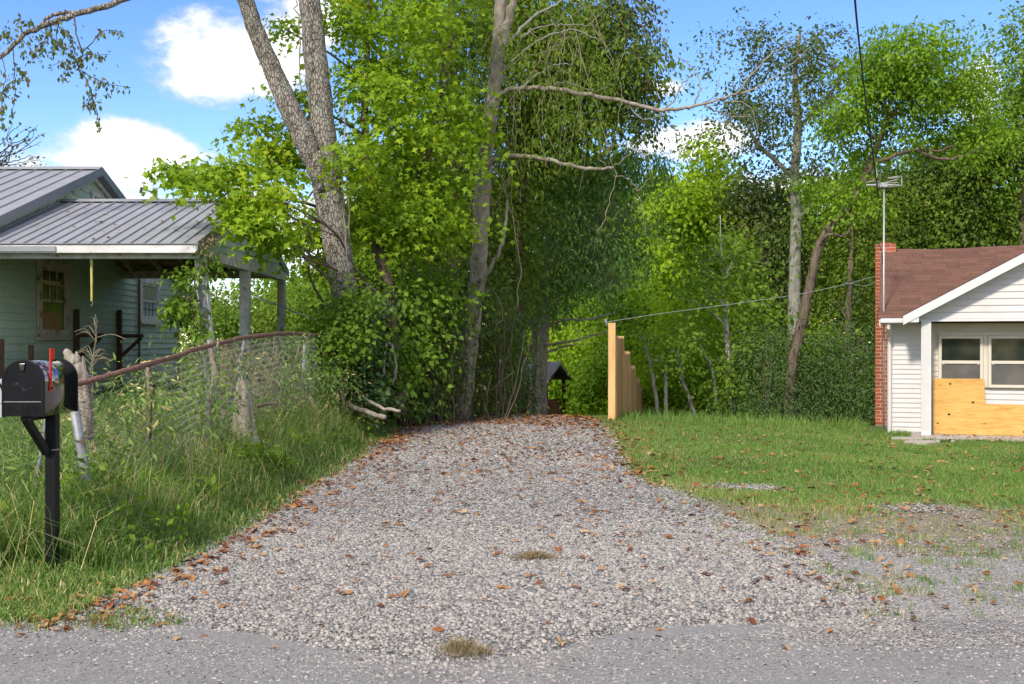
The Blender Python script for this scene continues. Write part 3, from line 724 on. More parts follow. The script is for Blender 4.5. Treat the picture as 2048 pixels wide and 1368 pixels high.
# main roof with sagging shingle courses
def sag(p): return -.045 * math.exp(-((p - 1.2) / .7) ** 2)
rows = 24
roof = obj('roof', slab_roof(H(-.13, EAVE_Q, EAVE_Z - .02), H(11.2, EAVE_Q, EAVE_Z - .02), H(11.2, RIDGE_Q, RIDGE_Z - .065), H(-.13, RIDGE_Q, RIDGE_Z - .065), .10), M['dark_brown'], house)
obj('rear_roof', slab_roof(H(-.13, 8.4, EAVE_Z - .02), H(11.2, 8.4, EAVE_Z - .02), H(11.2, RIDGE_Q, RIDGE_Z - .03), H(-.13, RIDGE_Q, RIDGE_Z - .03), .10), M['shingle'], house)
for i in range(rows):
    t0, t1 = i / rows, (i + 1.15) / rows
    n = 10; x0 = -.15 - .3 * random.random()
    edges = [-.16]
    while edges[-1] < 4.2: edges.append(edges[-1] + random.uniform(.22, .42))
    edges[-1] = 4.2
    for a, b in zip(edges[:-1], edges[1:]):
        qa = EAVE_Q - .03 + (RIDGE_Q - EAVE_Q + .03) * t0; qb = EAVE_Q - .03 + (RIDGE_Q - EAVE_Q + .03) * min(1, t1)
        lim = PG0 + max(0, (main_z(qb) - PZ0)) / sl - .02      # hidden beneath the porch roof
        if a > lim + .25 and qb > EAVE_Q + .2: continue
        s0 = lambda p_: sag(p_) * t0
        s1 = lambda p_: sag(p_) * min(1, t1)
        za, zb_ = main_z(qa), main_z(qb); jj = random.uniform(0, .004)
        mb = MB(); e = .002
        vs = [H(a + e, qa, za + .012 + jj + s0(a)), H(b - e, qa, za + .012 + jj + s0(b)), H(b - e, qb, zb_ + .002 + s1(b)), H(a + e, qb, zb_ + .002 + s1(a)),
              H(a + e, qa, za - .002 + s0(a)), H(b - e, qa, za - .002 + s0(b))]
        mb.add(vs, [(0, 1, 2, 3), (4, 5, 1, 0)])
        obj('shingle', mb, M['shingle'], roof)
obj('rake_trim', slab_roof(H(-.150, EAVE_Q, EAVE_Z - .03), H(-.131, EAVE_Q, EAVE_Z - .03), H(-.131, RIDGE_Q, RIDGE_Z - .08), H(-.150, RIDGE_Q, RIDGE_Z - .08), .13), M['white_trim'], house)
g = MB().box((-.13, EAVE_Q - .13, EAVE_Z - .11), (PG0 + .1, EAVE_Q - .02, EAVE_Z - .02), H)
obj('gutter', g, M['white_trim'], house, bevel=.02)
obj('soffit', MB().box((-.12, EAVE_Q - .01, EAVE_Z - .125), (.64, .02, EAVE_Z - .115), H), M['white_vinyl'], house)
dp = MB(); dp.tube([H(.02, EAVE_Q - .05, EAVE_Z - .1), H(.02, EAVE_Q - .05, EAVE_Z - .2), H(.04, -.05, EAVE_Z - .36), H(.04, -.05, -.2)], .033, 8)
obj('downspout', dp, M['white_trim'], house, sm=False)
# splash block and broken slab edge in the grass
sb = MB(); c = H(.95, -2.0, -.2)
sb.box((c.x - .16, c.y - .05, -.24), (c.x - .10, c.y + .05, -.10)); sb.box((c.x + .10, c.y - .05, -.24), (c.x + .16, c.y + .05, -.10)); sb.box((c.x - .16, c.y - .06, -.10), (c.x + .16, c.y + .06, -.07))
props(obj('step_stool', sb, M['concrete'], bevel=.006), 'small weathered grey step standing in the grass before the porch slab', 'step')
for i, (p_, q_, s_) in enumerate(((.35, -1.7, .28), (.55, -2.3, .34))):
    c = H(p_, q_, 0); z = g1(c.x, c.y)
    pr = [(c.x + s_ * math.cos(a_) * random.uniform(.7, 1.1), c.y + s_ * .8 * math.sin(a_) * random.uniform(.7, 1.1), z - .02) for a_ in np.linspace(0, 6.28, 9)[:-1]]
    props(obj('paving_stone', MB().prism(pr, (0, 0, .07)), M['concrete'], bevel=.01), ['flat pale stone in the grass nearest the porch column', 'flat pale stone in the grass farther forward of the porch column'][i], 'stone')
# chimney of red brick
chim_q0, chim_q1 = 3.72, 4.45
cp0, cp1 = hp(1750.5, chim_q0), hp(1750.5, chim_q0) + .45
CZ0, CZ1 = -.62, 3.84
chim = thing('brick_chimney', 'slender red brick chimney on the left end of the white house', 'chimney', H(cp0, chim_q0, CZ0))
core = obj('mortar_core', MB().box((cp0 + .006, chim_q0 + .006, CZ0), (cp1 - .006, chim_q1 - .006, CZ1 - .01), H), M['mortar'], chim)
bl, bh, bw, cs = .215, .066, .092, .0825
brick_me = {}
def brick(pa, pb, qa, qb, z):
    L1, L2 = round(pb - pa, 3), round(qb - qa, 3)
    if (L1, L2) not in brick_me:
        m = MB().box((0, 0, 0), (L1, L2, bh)); me = bpy.data.meshes.new('brick'); me.from_pydata(m.v, [], m.f); me.materials.append(M['brick']); brick_me[(L1, L2)] = me
    o = bpy.data.objects.new('brick', brick_me[(L1, L2)]); COL.objects.link(o); o.parent = core
    o.location = H(pa, qa, z) - root_loc(core); o.rotation_euler = (random.gauss(0, .004), random.gauss(0, .004), -A)
nc = int((CZ1 - CZ0) / cs)
for i in range(nc):
    z = CZ0 + i * cs + .007; W_ = cp1 - cp0; g_ = .012
    splits = [0, .5, 1.0] if i % 2 == 0 else [0, .25, .75, 1.0]
    for a, b in zip(splits[:-1], splits[1:]):
        brick(cp0 + a * W_ + (g_ / 2 if a else 0), cp0 + b * W_ - (g_ / 2 if b < 1 else 0), chim_q0, chim_q0 + .09, z)
    D_ = chim_q1 - chim_q0 - .102
    for a, b in zip(*(([0, .5], [.5, 1.0]) if i % 2 else ([0, .25, .75], [.25, .75, 1.0]))):
        brick(cp0, cp0 + .09, chim_q0 + .102 + a * D_ + (g_ / 2 if a else 0), chim_q0 + .102 + b * D_ - (g_ / 2 if b < 1 else 0), z)
obj('cap', MB().box((cp0 + .1, chim_q0 + .05, CZ1 - .02), (cp1 - .1, chim_q1 - .05, CZ1 + .03), H), M['brick'], chim)
# antenna mast
ab = H(hp(1768, -.02), -.02, -.2)
ant = thing('tv_antenna', 'grey television antenna with bent elements on a tall mast by the chimney', 'antenna', ab)
Yt = ab.y; top = 1.6 + (684 - 372) / F * Yt
obj('mast', MB().tube([ab, Vector((ab.x - .005, ab.y, 2.2)), Vector((ab.x, ab.y, top))], [.019, .019, .017], 8), M['alu'], ant, sm=True)
def AP(x, y, dY=0): return px(x, y, Yt + dY)
obj('boom', MB().tube([AP(1733, 370, .1), AP(1770, 369), AP(1803, 371, -.1)], .012, 6), M['alu'], ant)
for i, pts in enumerate([[AP(1775, 356, -.3), AP(1795, 353, -.3), AP(1803, 352, -.1), AP(1804, 370, -.1)], [AP(1770, 365, .2), AP(1795, 359, .2), AP(1797, 354, .1), AP(1780, 357, 0)],
                         [AP(1768, 367, -.4), AP(1796, 365, -.4), AP(1798, 369, -.3), AP(1775, 371, -.3)], [AP(1733, 365, .3), AP(1745, 362, .3), AP(1760, 364, .3)],
                         [AP(1733, 365, -.2), AP(1733, 371, -.2), AP(1745, 371, -.1), AP(1766, 374, 0)], [AP(1747, 360, -.4), AP(1755, 369, 0), AP(1760, 376, .4)],
                         [AP(1753, 338, .4), AP(1754, 350, .2), AP(1752, 362, 0)], [AP(1764, 342, -.4), AP(1761, 355, -.2), AP(1757, 364, 0)], [AP(1765, 376, .1), AP(1778, 374, 0), AP(1800, 371, -.1)]]):
    obj('element', MB().tube(pts, .009, 5), M['alu'], ant)
obj('junction_box', MB().box((ab.x - .1, ab.y - .06, top - .03), (ab.x + .06, ab.y + .06, top + .06)), M['alu'], ant, bevel=.01)

# ------------------------------------------------------------------ left house: teal lap siding, grey metal roof, open porch
XW = -7.88
lh = thing('teal_house', 'old teal clapboard house with grey metal roof and sagging open porch', 'house', (-9, 19, .4))
Y0, Y1, YA_, ZA_ = 14.2, 25.95, 20.7, 4.66
SLP = .335
def mroof_z(y): return 4.86 - SLP * abs(y - YA_)
wb = MB().box((-17, Y0, -.1), (XW - .02, Y1, 2.62))
wb.prism([(XW - .02, Y0, 2.62), (XW - .02, Y1, 2.62), (XW - .02, YA_, mroof_z(YA_) - .16)], (-9, 0, 0))
lwall = obj('wall', wb, M['teal'], lh)
def lapX(parent, z0, z1, step, ylim, mat=M['teal']):
    for i in range(int((z1 - z0) / step)):
        zb = z0 + i * step; zt = zb + step
        a, b = ylim(zt)
        if b - a < .1: continue
        # long walls are made of two lengths of board butted at a joint
        js = [a] + ([a + (b - a) * random.uniform(.3, .7)] if b - a > 4 else []) + [b]
        for c, d in zip(js[:-1], js[1:]):
            prof = [(XW - .02, zb + .003), (XW + .004, zb), (XW + .006, zb + .014), (XW - .012, zt + .004), (XW - .02, zt)]
            k = len(prof); sg = random.gauss(0, .004)
            vs = [(x_, c + .002, z_) for x_, z_ in prof] + [(x_, d - .002, z_ + sg) for x_, z_ in prof]
            obj('siding_board', MB().add(vs, [tuple(range(k))[::-1], tuple(range(k, 2 * k))] + [((j + 1) % k, k + (j + 1) % k, k + j, j) for j in range(k)]), mat, parent)
def wlim(z):
    if z < 2.62: return (Y0, Y1)
    h = (mroof_z(YA_) - .18 - z) / SLP
    return (YA_ - h, YA_ + h)
lapX(lwall, .35, 4.5, .122, wlim)
obj('corner_board', MB().box((XW - .06, Y1 - .02, .3), (XW + .022, Y1 + .07, 2.6)), M['peel_brown'], lh)
# main roof: ribbed metal panels
def metal_panel(name, x0, x1, ylo, zlo, yhi, zhi, parent, rib=True):
    mb = MB(); d = Vector((0, yhi - ylo, zhi - zlo)); nrm_ = Vector((0, -(zhi - zlo), yhi - ylo)).normalized() * (1 if yhi > ylo else -1)
    if nrm_.z < 0: nrm_ = -nrm_
    th = nrm_ * .012; rh = nrm_ * .022
    rw = .035
    prof = [(x0, 0), (x0 + rw * .3, 1), (x0 + rw * .8, 1), (x0 + rw * 1.1, 0), (x1 - .0005, 0)]
    top0 = [Vector((x_, ylo, zlo)) + rh * h for x_, h in prof]; top1 = [p + d for p in top0]
    bot0 = [Vector((x0, ylo, zlo)) - th, Vector((x1 - .0005, ylo, zlo)) - th]; bot1 = [p + d for p in bot0]
    vs = top0 + top1 + bot0 + bot1; k = 5
    fs = [(j, j + 1, k + j + 1, k + j) for j in range(k - 1)] + [(10, 12, 13, 11), (0, 10, 11, 4, 3, 2, 1)]
    return obj(name, mb.add(vs, fs), M['roof_metal'], parent)
mr = obj('main_roof', MB().prism([(-7.72, 13.6, mroof_z(13.6) - .10), (-7.72, YA_, mroof_z(YA_) - .10), (-7.72, 26.8, mroof_z(26.8) - .10), (-7.72, 26.8, mroof_z(26.8) - .02), (-7.72, YA_, mroof_z(YA_) - .02), (-7.72, 13.6, mroof_z(13.6) - .02)], (-9.4, 0, 0)), M['roof_trim'], lh)
for i in range(26):
    x1 = -7.76 - i * .285
    metal_panel('roof_panel', x1 - .285, x1, 13.5, mroof_z(13.5), YA_ - .02, mroof_z(YA_ - .02), mr)
metal_panel('rear_roof_panel', -16.9, -7.72, 26.9, mroof_z(26.9), YA_ + .02, mroof_z(YA_ + .02), mr)
rc = MB().prism([(-7.71, YA_ - .2, mroof_z(YA_ - .2) + .03), (-7.71, YA_, mroof_z(YA_) + .045), (-7.71, YA_ + .2, mroof_z(YA_ + .2) + .03), (-7.71, YA_, mroof_z(YA_) + .02)], (-9.3, 0, 0))
obj('ridge_cap', rc, M['roof_metal'], mr)
for s in (-1, 1):
    ye = 13.5 if s < 0 else 26.9
    def q4(dx0, dx1, t, b):
        return [(dx0, ye, mroof_z(ye) + t), (dx0, YA_, mroof_z(YA_) + t), (dx0, YA_, mroof_z(YA_) + b), (dx0, ye, mroof_z(ye) + b)], (dx1 - dx0, 0, 0)
    a, e = q4(-7.715, -7.70, .03, -.13); obj('rake_trim', MB().prism(a, e), M['roof_trim'], lh)
    a, e = q4(-7.87, -7.72, -.115, -.135); obj('rake_soffit', MB().prism(a, e), M['roof_trim'], lh)
    a, e = q4(-7.872, -7.835, -.14, -.22); obj('rake_board', MB().prism(a, e), M['peel'], lh)
# gable vent window
vy0, vy1, vz0, vz1 = 20.58, 21.06, 3.98, 4.42
vw = obj('gable_window', MB().box((XW + .004, vy0, vz0), (XW + .012, vy1, vz1)), M['glass_dark'], lh)
fr = MB()
for a, b, c, d in ((vy0, vy1, vz1 - .08, vz1), (vy0, vy1, vz0, vz0 + .05), (vy0, vy0 + .09, vz0 + .05, vz1 - .08), (vy1 - .09, vy1, vz0 + .05, vz1 - .08)): fr.box((XW + .013, a, c), (XW + .045, b, d))
fr.box((XW + .013, (vy0 + vy1) / 2 - .012, vz0 + .05), (XW + .03, (vy0 + vy1) / 2 + .012, vz1 - .08))
obj('frame', fr, M['peel'], vw)
# sash windows in the long wall
def sash_window(y0, y1, z0, z1, kind):
    t = .14
    w = obj('window', MB().box((XW + .004, y0 + t, z0 + .12), (XW + .010, y1 - t, z1 - t)), M['glass_brown'] if kind == 0 else M['grey_panel'], lh)
    fr = MB()
    mt = M['peel_brown'] if kind == 0 else M['peel']
    fr.box((XW + .008, y0, z1 - t), (XW + .055, y1, z1)); fr.box((XW + .008, y0, z0 + .10), (XW + .05, y0 + t, z1 - t)); fr.box((XW + .008, y1 - t, z0 + .10), (XW + .05, y1, z1 - t))
    obj('frame', fr, mt, w, bevel=.004)
    obj('sill', MB().box((XW + .008, y0 - .03, z0), (XW + .085, y1 + .03, z0 + .05)), M['peel_brown'] if kind == 0 else mt, w, bevel=.004)
    obj('apron_board', MB().box((XW + .008, y0, z0 + .051), (XW + .06, y1, z0 + .12)), mt, w)
    iy0, iy1, iz0, iz1 = y0 + t, y1 - t, z0 + .12, z1 - t; zm = (iz0 + iz1) / 2
    sa = MB()
    for a, b, c, d in ((iy0, iy1, zm - .022, zm + .022), (iy0, iy0 + .05, iz0, iz1), (iy1 - .05, iy1, iz0, iz1), (iy0 + .05, iy1 - .05, iz1 - .05, iz1), (iy0 + .05, iy1 - .05, iz0, iz0 + .06)):
        sa.box((XW + .0102, a, c), (XW + .034, b, d))
    obj('sash', sa, mt, w)
    if kind == 0:
        mu = MB()
        for fr_ in (.33, .66):
            yy = iy0 + .05 + (iy1 - iy0 - .1) * fr_; mu.box((XW + .0103, yy - .012, zm + .022), (XW + .026, yy + .012, iz1 - .05))
        zz = (zm + iz1) / 2; mu.box((XW + .0103, iy0 + .05, zz - .012), (XW + .0255, iy1 - .05, zz + .012))
        obj('muntins', mu, M['peel_brown'], w)
        obj('carton', MB().box((XW + .0101, iy0 + .12, iz0 + .06), (XW + .016, iy0 + .36, iz0 + .36)), M['cardboard'], w)
        obj('carton', MB().box((XW + .0101, iy0 + .37, iz0 + .06), (XW + .016, iy1 - .22, iz0 + .36)), M['cardboard'], w)
        obj('carton', MB().box((XW + .0101, iy0 + .1, zz + .0), (XW + .013, iy1 - .2, zz + .06)), M['yellow'], w)
    else:
        obj('curtain', MB().box((XW + .0101, iy0 + .05, zm + .022), (XW + .016, iy1 - .05, iz1 - .05)), M['curtain'], w)
        mu = MB()
        for fr_ in (.25, .5, .75):
            yy = iy0 + .05 + (iy1 - iy0 - .1) * fr_; mu.box((XW + .0102, yy - .012, iz0 + .06), (XW + .018, yy + .012, zm - .022))
        mu.box((XW + .0103, iy0 + .05, iz0 + .2), (XW + .017, iy1 - .05, iz0 + .22))
        obj('panel_seams', mu, M['glass_dark'], w)
sash_window(18.21, 19.50, 1.63, 3.0, 0)
sash_window(23.2, 24.5, 1.98, 3.0, 1)
obj('wall_pipe', MB().tube([(XW + .05, 23.1, .5), (XW + .05, 23.1, 2.95)], .025, 8), M['rust'], lh)
# porch roof
PXR = -4.58; PYF, PZF, PYR, PZR, PYB = 15.95, 3.03, 19.24, 4.06, 22.5
pz = lambda y: PZR - (PZR - PZF) / (PYR - PYF) * abs(y - PYR)
pr = obj('porch_roof', MB().prism([(PXR, PYF + .05, pz(PYF + .05) - .06), (PXR, PYR, PZR - .06), (PXR, PYB, pz(PYB) - .06), (PXR, PYB, pz(PYB) - .016), (PXR, PYR, PZR - .016), (PXR, PYF + .05, pz(PYF + .05) - .016)], (XW - PXR + .01, 0, 0)), M['ceiling_wood'], lh)
nP = 17; wP = (PXR - XW - .01) / nP
for i in range(nP):
    metal_panel('roof_panel', XW + .01 + i * wP, XW + .01 + (i + 1) * wP, PYF, pz(PYF), PYR - .01, pz(PYR - .01), pr)
metal_panel('rear_roof_panel', XW + .01, PXR, PYB, pz(PYB), PYR + .01, pz(PYR + .01), pr)
obj('ridge_cap', MB().prism([(PXR + .01, PYR - .17, pz(PYR - .17) + .03), (PXR + .01, PYR, PZR + .045), (PXR + .01, PYR + .17, pz(PYR + .17) + .03), (PXR + .01, PYR, PZR + .015)], (XW - PXR, 0, 0)), M['roof_metal'], pr)
for s in (0, 1):
    ye = PYF if s == 0 else PYB
    obj('porch_rake_trim', MB().prism([(PXR + .004, ye, pz(ye) + .025), (PXR + .004, PYR, PZR + .025), (PXR + .004, PYR, PZR - .13), (PXR + .004, ye, pz(ye) - .13)], (.02, 0, 0)), M['roof_trim'], lh)
obj('fascia', MB().box((XW + .02, PYF + .02, 2.895), (PXR, PYF + .05, 3.012)), M['fascia'], lh, bevel=.003)
obj('fascia_patch', MB().box((XW + .02, PYF - .002, 2.915), (-6.62, PYF + .018, 2.99)), M['roof_metal'], lh)
obj('front_beam', MB().box((XW + .02, PYF + .20, 2.825), (-4.57, PYF + .30, 2.955)), M['peel'], lh, bevel=.004)
obj('rear_beam', MB().box((XW + .02, 22.15, 2.885), (-4.57, 22.28, 3.03)), M['peel_brown'], lh, bevel=.004)
obj('side_beam', MB().box((-4.735, PYF + .302, 2.84), (-4.565, 22.148, 3.0)), M['peel'], lh, bevel=.004)
for i in range(6):
    xx = XW + .25 + i * .58
    for s in (0, 1):
        a = Vector((xx, PYF + .1, pz(PYF + .1) - .115)) if s == 0 else Vector((xx, 22.4, pz(22.4) - .115))
        obj('rafter', MB().beam(a, Vector((xx, PYR, PZR - .125)), .045, .10), M['peel_brown'], lh)
gt = MB().prism([(-4.60, PYF + .25, 3.0), (-4.60, 22.3, 3.0), (-4.60, PYR, PZR - .09)], (-.03, 0, 0))
pgab = obj('porch_gable', gt, M['teal'], lh)
for i in range(7):
    z = 3.005 + i * .125; h = (PZR - .1 - z - .12) / ((PZR - PZF) / (PYR - PYF))
    if h < .1: break
    obj('siding_board', MB().add([(-4.598, PYR - h, z), (-4.598, PYR + h, z), (-4.580, PYR + h, z), (-4.580, PYR - h, z), (-4.598, PYR - h, z + .123), (-4.598, PYR + h, z + .123)],
                                 [(0, 1, 2, 3), (3, 2, 5, 4), (0, 3, 4), (1, 5, 2), (0, 4, 5, 1)]), M['teal'], pgab)
# porch posts
obj('porch_post', MB().beam((-4.40, 16.32, .35), (-4.62, 16.32, 2.835), .15, .15, (0, 1, 0)), M['peel'], lh, bevel=.006)
obj('post_cladding', MB().beam((-4.42, 16.235, .5), (-4.58, 16.235, 2.45), .10, .012, (0, 1, 0)), M['galv'], lh)
obj('porch_post', MB().beam((-4.65, 19.16, .35), (-4.65, 19.16, 2.838), .165, .165, (0, 1, 0)), M['peel'], lh, bevel=.006)
obj('porch_post', MB().beam((-4.65, 22.2, .35), (-4.65, 22.2, 2.838), .15, .15, (0, 1, 0)), M['peel'], lh, bevel=.006)
# shelf brackets and boards on the wall
for i, (yy, zt) in enumerate(((19.78, 2.19), (21.95, 2.24))):
    b = thing('wall_bracket', ['dark brown timber bracket on the teal wall, right of the tall window', 'dark brown timber bracket on the teal wall nearest the rear window'][i], 'bracket', (XW + .05, yy, 1.0))
    obj('upright', MB().box((XW + .012, yy - .045, .6), (XW + .09, yy + .045, zt)), M['brown_wood'], b)
    obj('arm', MB().box((XW + .091, yy - .04, 1.69), (XW + .52, yy + .04, 1.76)), M['brown_wood'], b)
    obj('brace', MB().beam((XW + .10, yy, 1.33), (XW + .48, yy, 1.68), .06, .06), M['brown_wood'], b)
for i, (xx_, yt) in enumerate(((61, 690), (2, 678))):
    yy = 16.55 if i == 0 else 15.95; p_ = px(xx_, yt, yy); 
    x_ = p_.x
    props(obj('upright_board', MB().box((x_ - .035, yy, .3), (x_ + .035, yy + .03, p_.z)), M['brown_wood']), ['short reddish brown board standing upright before the teal wall', 'reddish brown board standing at the left edge before the teal wall'][i], 'board')
st = thing('hanging_pole', 'yellowed pole with a metal hook hanging below the porch eave', 'pole', px(183, 610, 16.2))
obj('shaft', MB().tube([px(183, 516, 16.2), px(183.5, 560, 16.2), px(183.5, 602, 16.2)], [.021, .019, .016], 8), M['yellow'], st)
obj('hook', MB().tube([px(183.5, 601, 16.2), px(186, 606, 16.2), px(184, 612, 16.2), px(181, 609, 16.2)], .006, 6), M['galv'], st)
# porch steps
stp = thing('porch_steps', 'weathered wooden steps beside the leaning porch post', 'steps', (-4.5, 17.2, .4))
for i in range(3):
    obj('tread', MB().box((-4.45 + i * .2, 16.9, 1.05 - i * .22), (-4.2 + i * .2, 18.0, 1.09 - i * .22)), M['ceiling_wood'], stp)
for yy in (16.88, 18.02):
    obj('stringer', MB().beam((-4.5, yy, 1.05), (-3.85, yy, .42), .04, .2), M['ceiling_wood'], stp)
obj('newel', MB().box((-4.42, 16.75, .4), (-4.28, 16.87, 1.62)), M['pine'], stp)
obj('newel', MB().box((-4.52, 18.1, .4), (-4.40, 18.22, 1.58)), M['pole_wood'], stp)

# ------------------------------------------------------------------ mailboxes
def mailbox(loc, label, body_mat, door_mat, flag=True, post=True, poff=.075, w=.262, h=.362, L=.555, zb=1.118):
    x0, y0, z0 = loc
    m = thing('mailbox', label, 'mailbox', (x0, y0 + .25, z0))
    def arch(s, yy, n=20):
        r_ = w / 2 * s; hh = h - w / 2
        pts = [(x0 - r_, yy, zb + (1 - s) * .02)] + [(x0 - r_ * math.cos(t), yy, zb + hh + w / 2 * s * math.sin(t)) for t in np.linspace(0, math.pi, n)] + [(x0 + r_, yy, zb + (1 - s) * .02)]
        return pts
    b = MB(); A0, A1 = arch(.985, y0 + .02), arch(.985, y0 + L); k = len(A0)
    b.add(A0 + A1, [(j, j + 1, k + j + 1, k + j) for j in range(k - 1)] + [(k - 1, 0, k, 2 * k - 1)] + [tuple(range(k))[::-1], tuple(range(k, 2 * k))])
    body = obj('body', b, body_mat, m)
    for p in body.data.polygons:
        if len(p.vertices) == 4: p.use_smooth = True
    for yy, nm in ((y0 - .004, 'front_rim'), (y0 + L - .012, 'back_rim')):
        r0, r1 = arch(1.03, yy), arch(.93, yy); q0, q1 = arch(1.03, yy + .024), arch(.93, yy + .024)
        rb_ = MB(); kk = len(r0)
        fs = []
        for j in range(kk - 1):
            fs += [(j, j + 1, kk + j + 1, kk + j), (j, 2 * kk + j, 2 * kk + j + 1, j + 1), (kk + j, kk + j + 1, 3 * kk + j + 1, 3 * kk + j)]
        rb_.add(r0 + r1 + q0 + q1, fs)
        obj(nm, rb_, M['black_matte'], m)
    d0 = arch(.95, y0 - .001)
    door = obj('door', MB().prism(d0, (0, .02, 0)), door_mat, m)
    obj('door_panel_line', MB().box((x0 - w * .46, y0 - .006, zb + .093), (x0 + w * .46, y0 - .0012, zb + .099)), M['galv'] if door_mat is M['door_black'] else door_mat, door)
    if flag:                                            # embossed lettering on the lower door panel
        cu = bpy.data.curves.new('lettering', 'FONT'); cu.body = 'U.S. MAIL'; cu.size = .052; cu.extrude = .0015; cu.align_x = 'CENTER'
        tmp = bpy.data.objects.new('lettering_tmp', cu); COL.objects.link(tmp)
        me = bpy.data.meshes.new_from_object(tmp.evaluated_get(bpy.context.evaluated_depsgraph_get())); bpy.data.objects.remove(tmp)
        me.transform(Matrix.Translation(Vector((x0, y0 - .003, zb + .035)) - root_loc(door)) @ Matrix.Rotation(R(90), 4, 'X'))
        me.materials.clear(); link('lettering', me, M['black_matte'], door)
    hd = obj('door_handle', MB().prism([(x0 - .018, y0 - .012, zb + h - .02), (x0 + .018, y0 - .012, zb + h - .02), (x0 + .010, y0 - .012, zb + h - .065), (x0 - .010, y0 - .012, zb + h - .065)], (0, .010, 0)), M['black_gloss'], m, bevel=.002)
    for j in range(7):
        yy = y0 + .05 + j * .075; obj('rivet', MB().box((x0 + w / 2 - .004, yy, zb + .022), (x0 + w / 2 + .002, yy + .008, zb + .030)), M['galv'] if j == 3 else M['black_matte'], m)
    if flag:
        fy = y0 + .10; fx = x0 + w / 2
        fl = obj('flag', MB().prism([(fx + .004, fy - .022, zb + .16), (fx + .004, fy + .022, zb + .16), (fx + .004, fy + .012, zb + .22), (fx + .004, fy + .010, zb + .34), (fx + .004, fy + .010, zb + .37), (fx + .004, fy + .055, zb + .37), (fx + .004, fy + .055, zb + .44), (fx + .004, fy - .014, zb + .44), (fx + .004, fy - .012, zb + .22)], (.008, 0, 0)), M['red_plastic'], m, bevel=.001)
        obj('flag_pivot', MB().tube([(fx - .01, fy, zb + .18), (fx + .016, fy, zb + .18)], .009, 8), M['black_matte'], m)
    if post:
        px0, py0 = x0 + poff, y0 + .28
        obj('post', MB().box((px0 - .036, py0 - .036, z0 - .3), (px0 + .036, py0 + .036, zb - .002)), M['black_matte'], m, bevel=.004)
        obj('post_collar', MB().box((px0 - .039, py0 - .039, z0 + .80), (px0 + .039, py0 + .039, z0 + .81)), M['black_gloss'], m)
        obj('brace', MB().beam((px0 - .02, py0 - .04, zb - .26), (px0 - .075, y0 + .03, zb - .005), .045, .045), M['black_matte'], m, bevel=.003)
        obj('arm', MB().box((px0 - .10, y0 + .02, zb - .03), (px0 - .03, py0 + .1, zb - .003)), M['black_matte'], m)
    return m
mailbox((-3.158, 7.10, g1(-3.08, 7.4)), 'large black mailbox with raised red flag on a black post', M['black_gloss'], M['door_black'])
mailbox((-3.475, 7.30, g1(-3.5, 7.4)), 'pale grey mailbox just showing at the left edge behind the black one', M['grey_plastic'], M['grey_plastic'], flag=False, poff=-.16, w=.2, h=.25, L=.45, zb=1.10)

# ------------------------------------------------------------------ rusty chain link fence along the left bank
FXL = -3.12
fpath = [(px(150, 770, 8.75)), (px(195, 757, 8.95)), (px(300, 727, 9.6)), (px(420, 691, 11.3)), (px(490, 675, 12.9)), (px(560, 667, 14.9)), (px(600, 667, 16.1)), (px(650, 672, 18.0))]
Q, rr = smooth_path(fpath, [.024] * len(fpath), 8, .004)
fence = thing('chain_link_fence', 'rusty sagging chain link fence along the overgrown bank', 'fence', (FXL, 9, .2))
obj('top_rail', MB().tube(Q, .024, 8), M['rust'], fence, sm=True)
for (a, b, Y, rd, mt) in (((448, 835), (490, 680), 12.9, .023, 'galv'), ((596, 836), (610, 672), 16.2, .026, 'galv'), ((607, 838), (609, 720), 16.3, .014, 'galv'), ((300, 880), (300, 735), 9.65, 0.011, 'rust')):
    obj('post', MB().tube([px(a[0], a[1] + 12, Y), px((a[0] + b[0]) / 2 + 3, (a[1] + b[1]) / 2, Y), px(b[0], b[1], Y)], rd, 8), M[mt], fence, sm=True)
obj('corner_post', MB().tube([px(188, 1060, 8.7), px(166, 920, 8.7), px(146, 800, 8.7)], [.038, .038, .036], 10), M['galv'], fence, sm=True)
for s in (880, 960):
    obj('tie_band', MB().tube([px(166 + (s - 920) * .157 - 12, s, 8.66), px(166 + (s - 920) * .157, s + 1, 8.64), px(166 + (s - 920) * .157 + 12, s, 8.66)], .004, 5), M['galv'], fence)
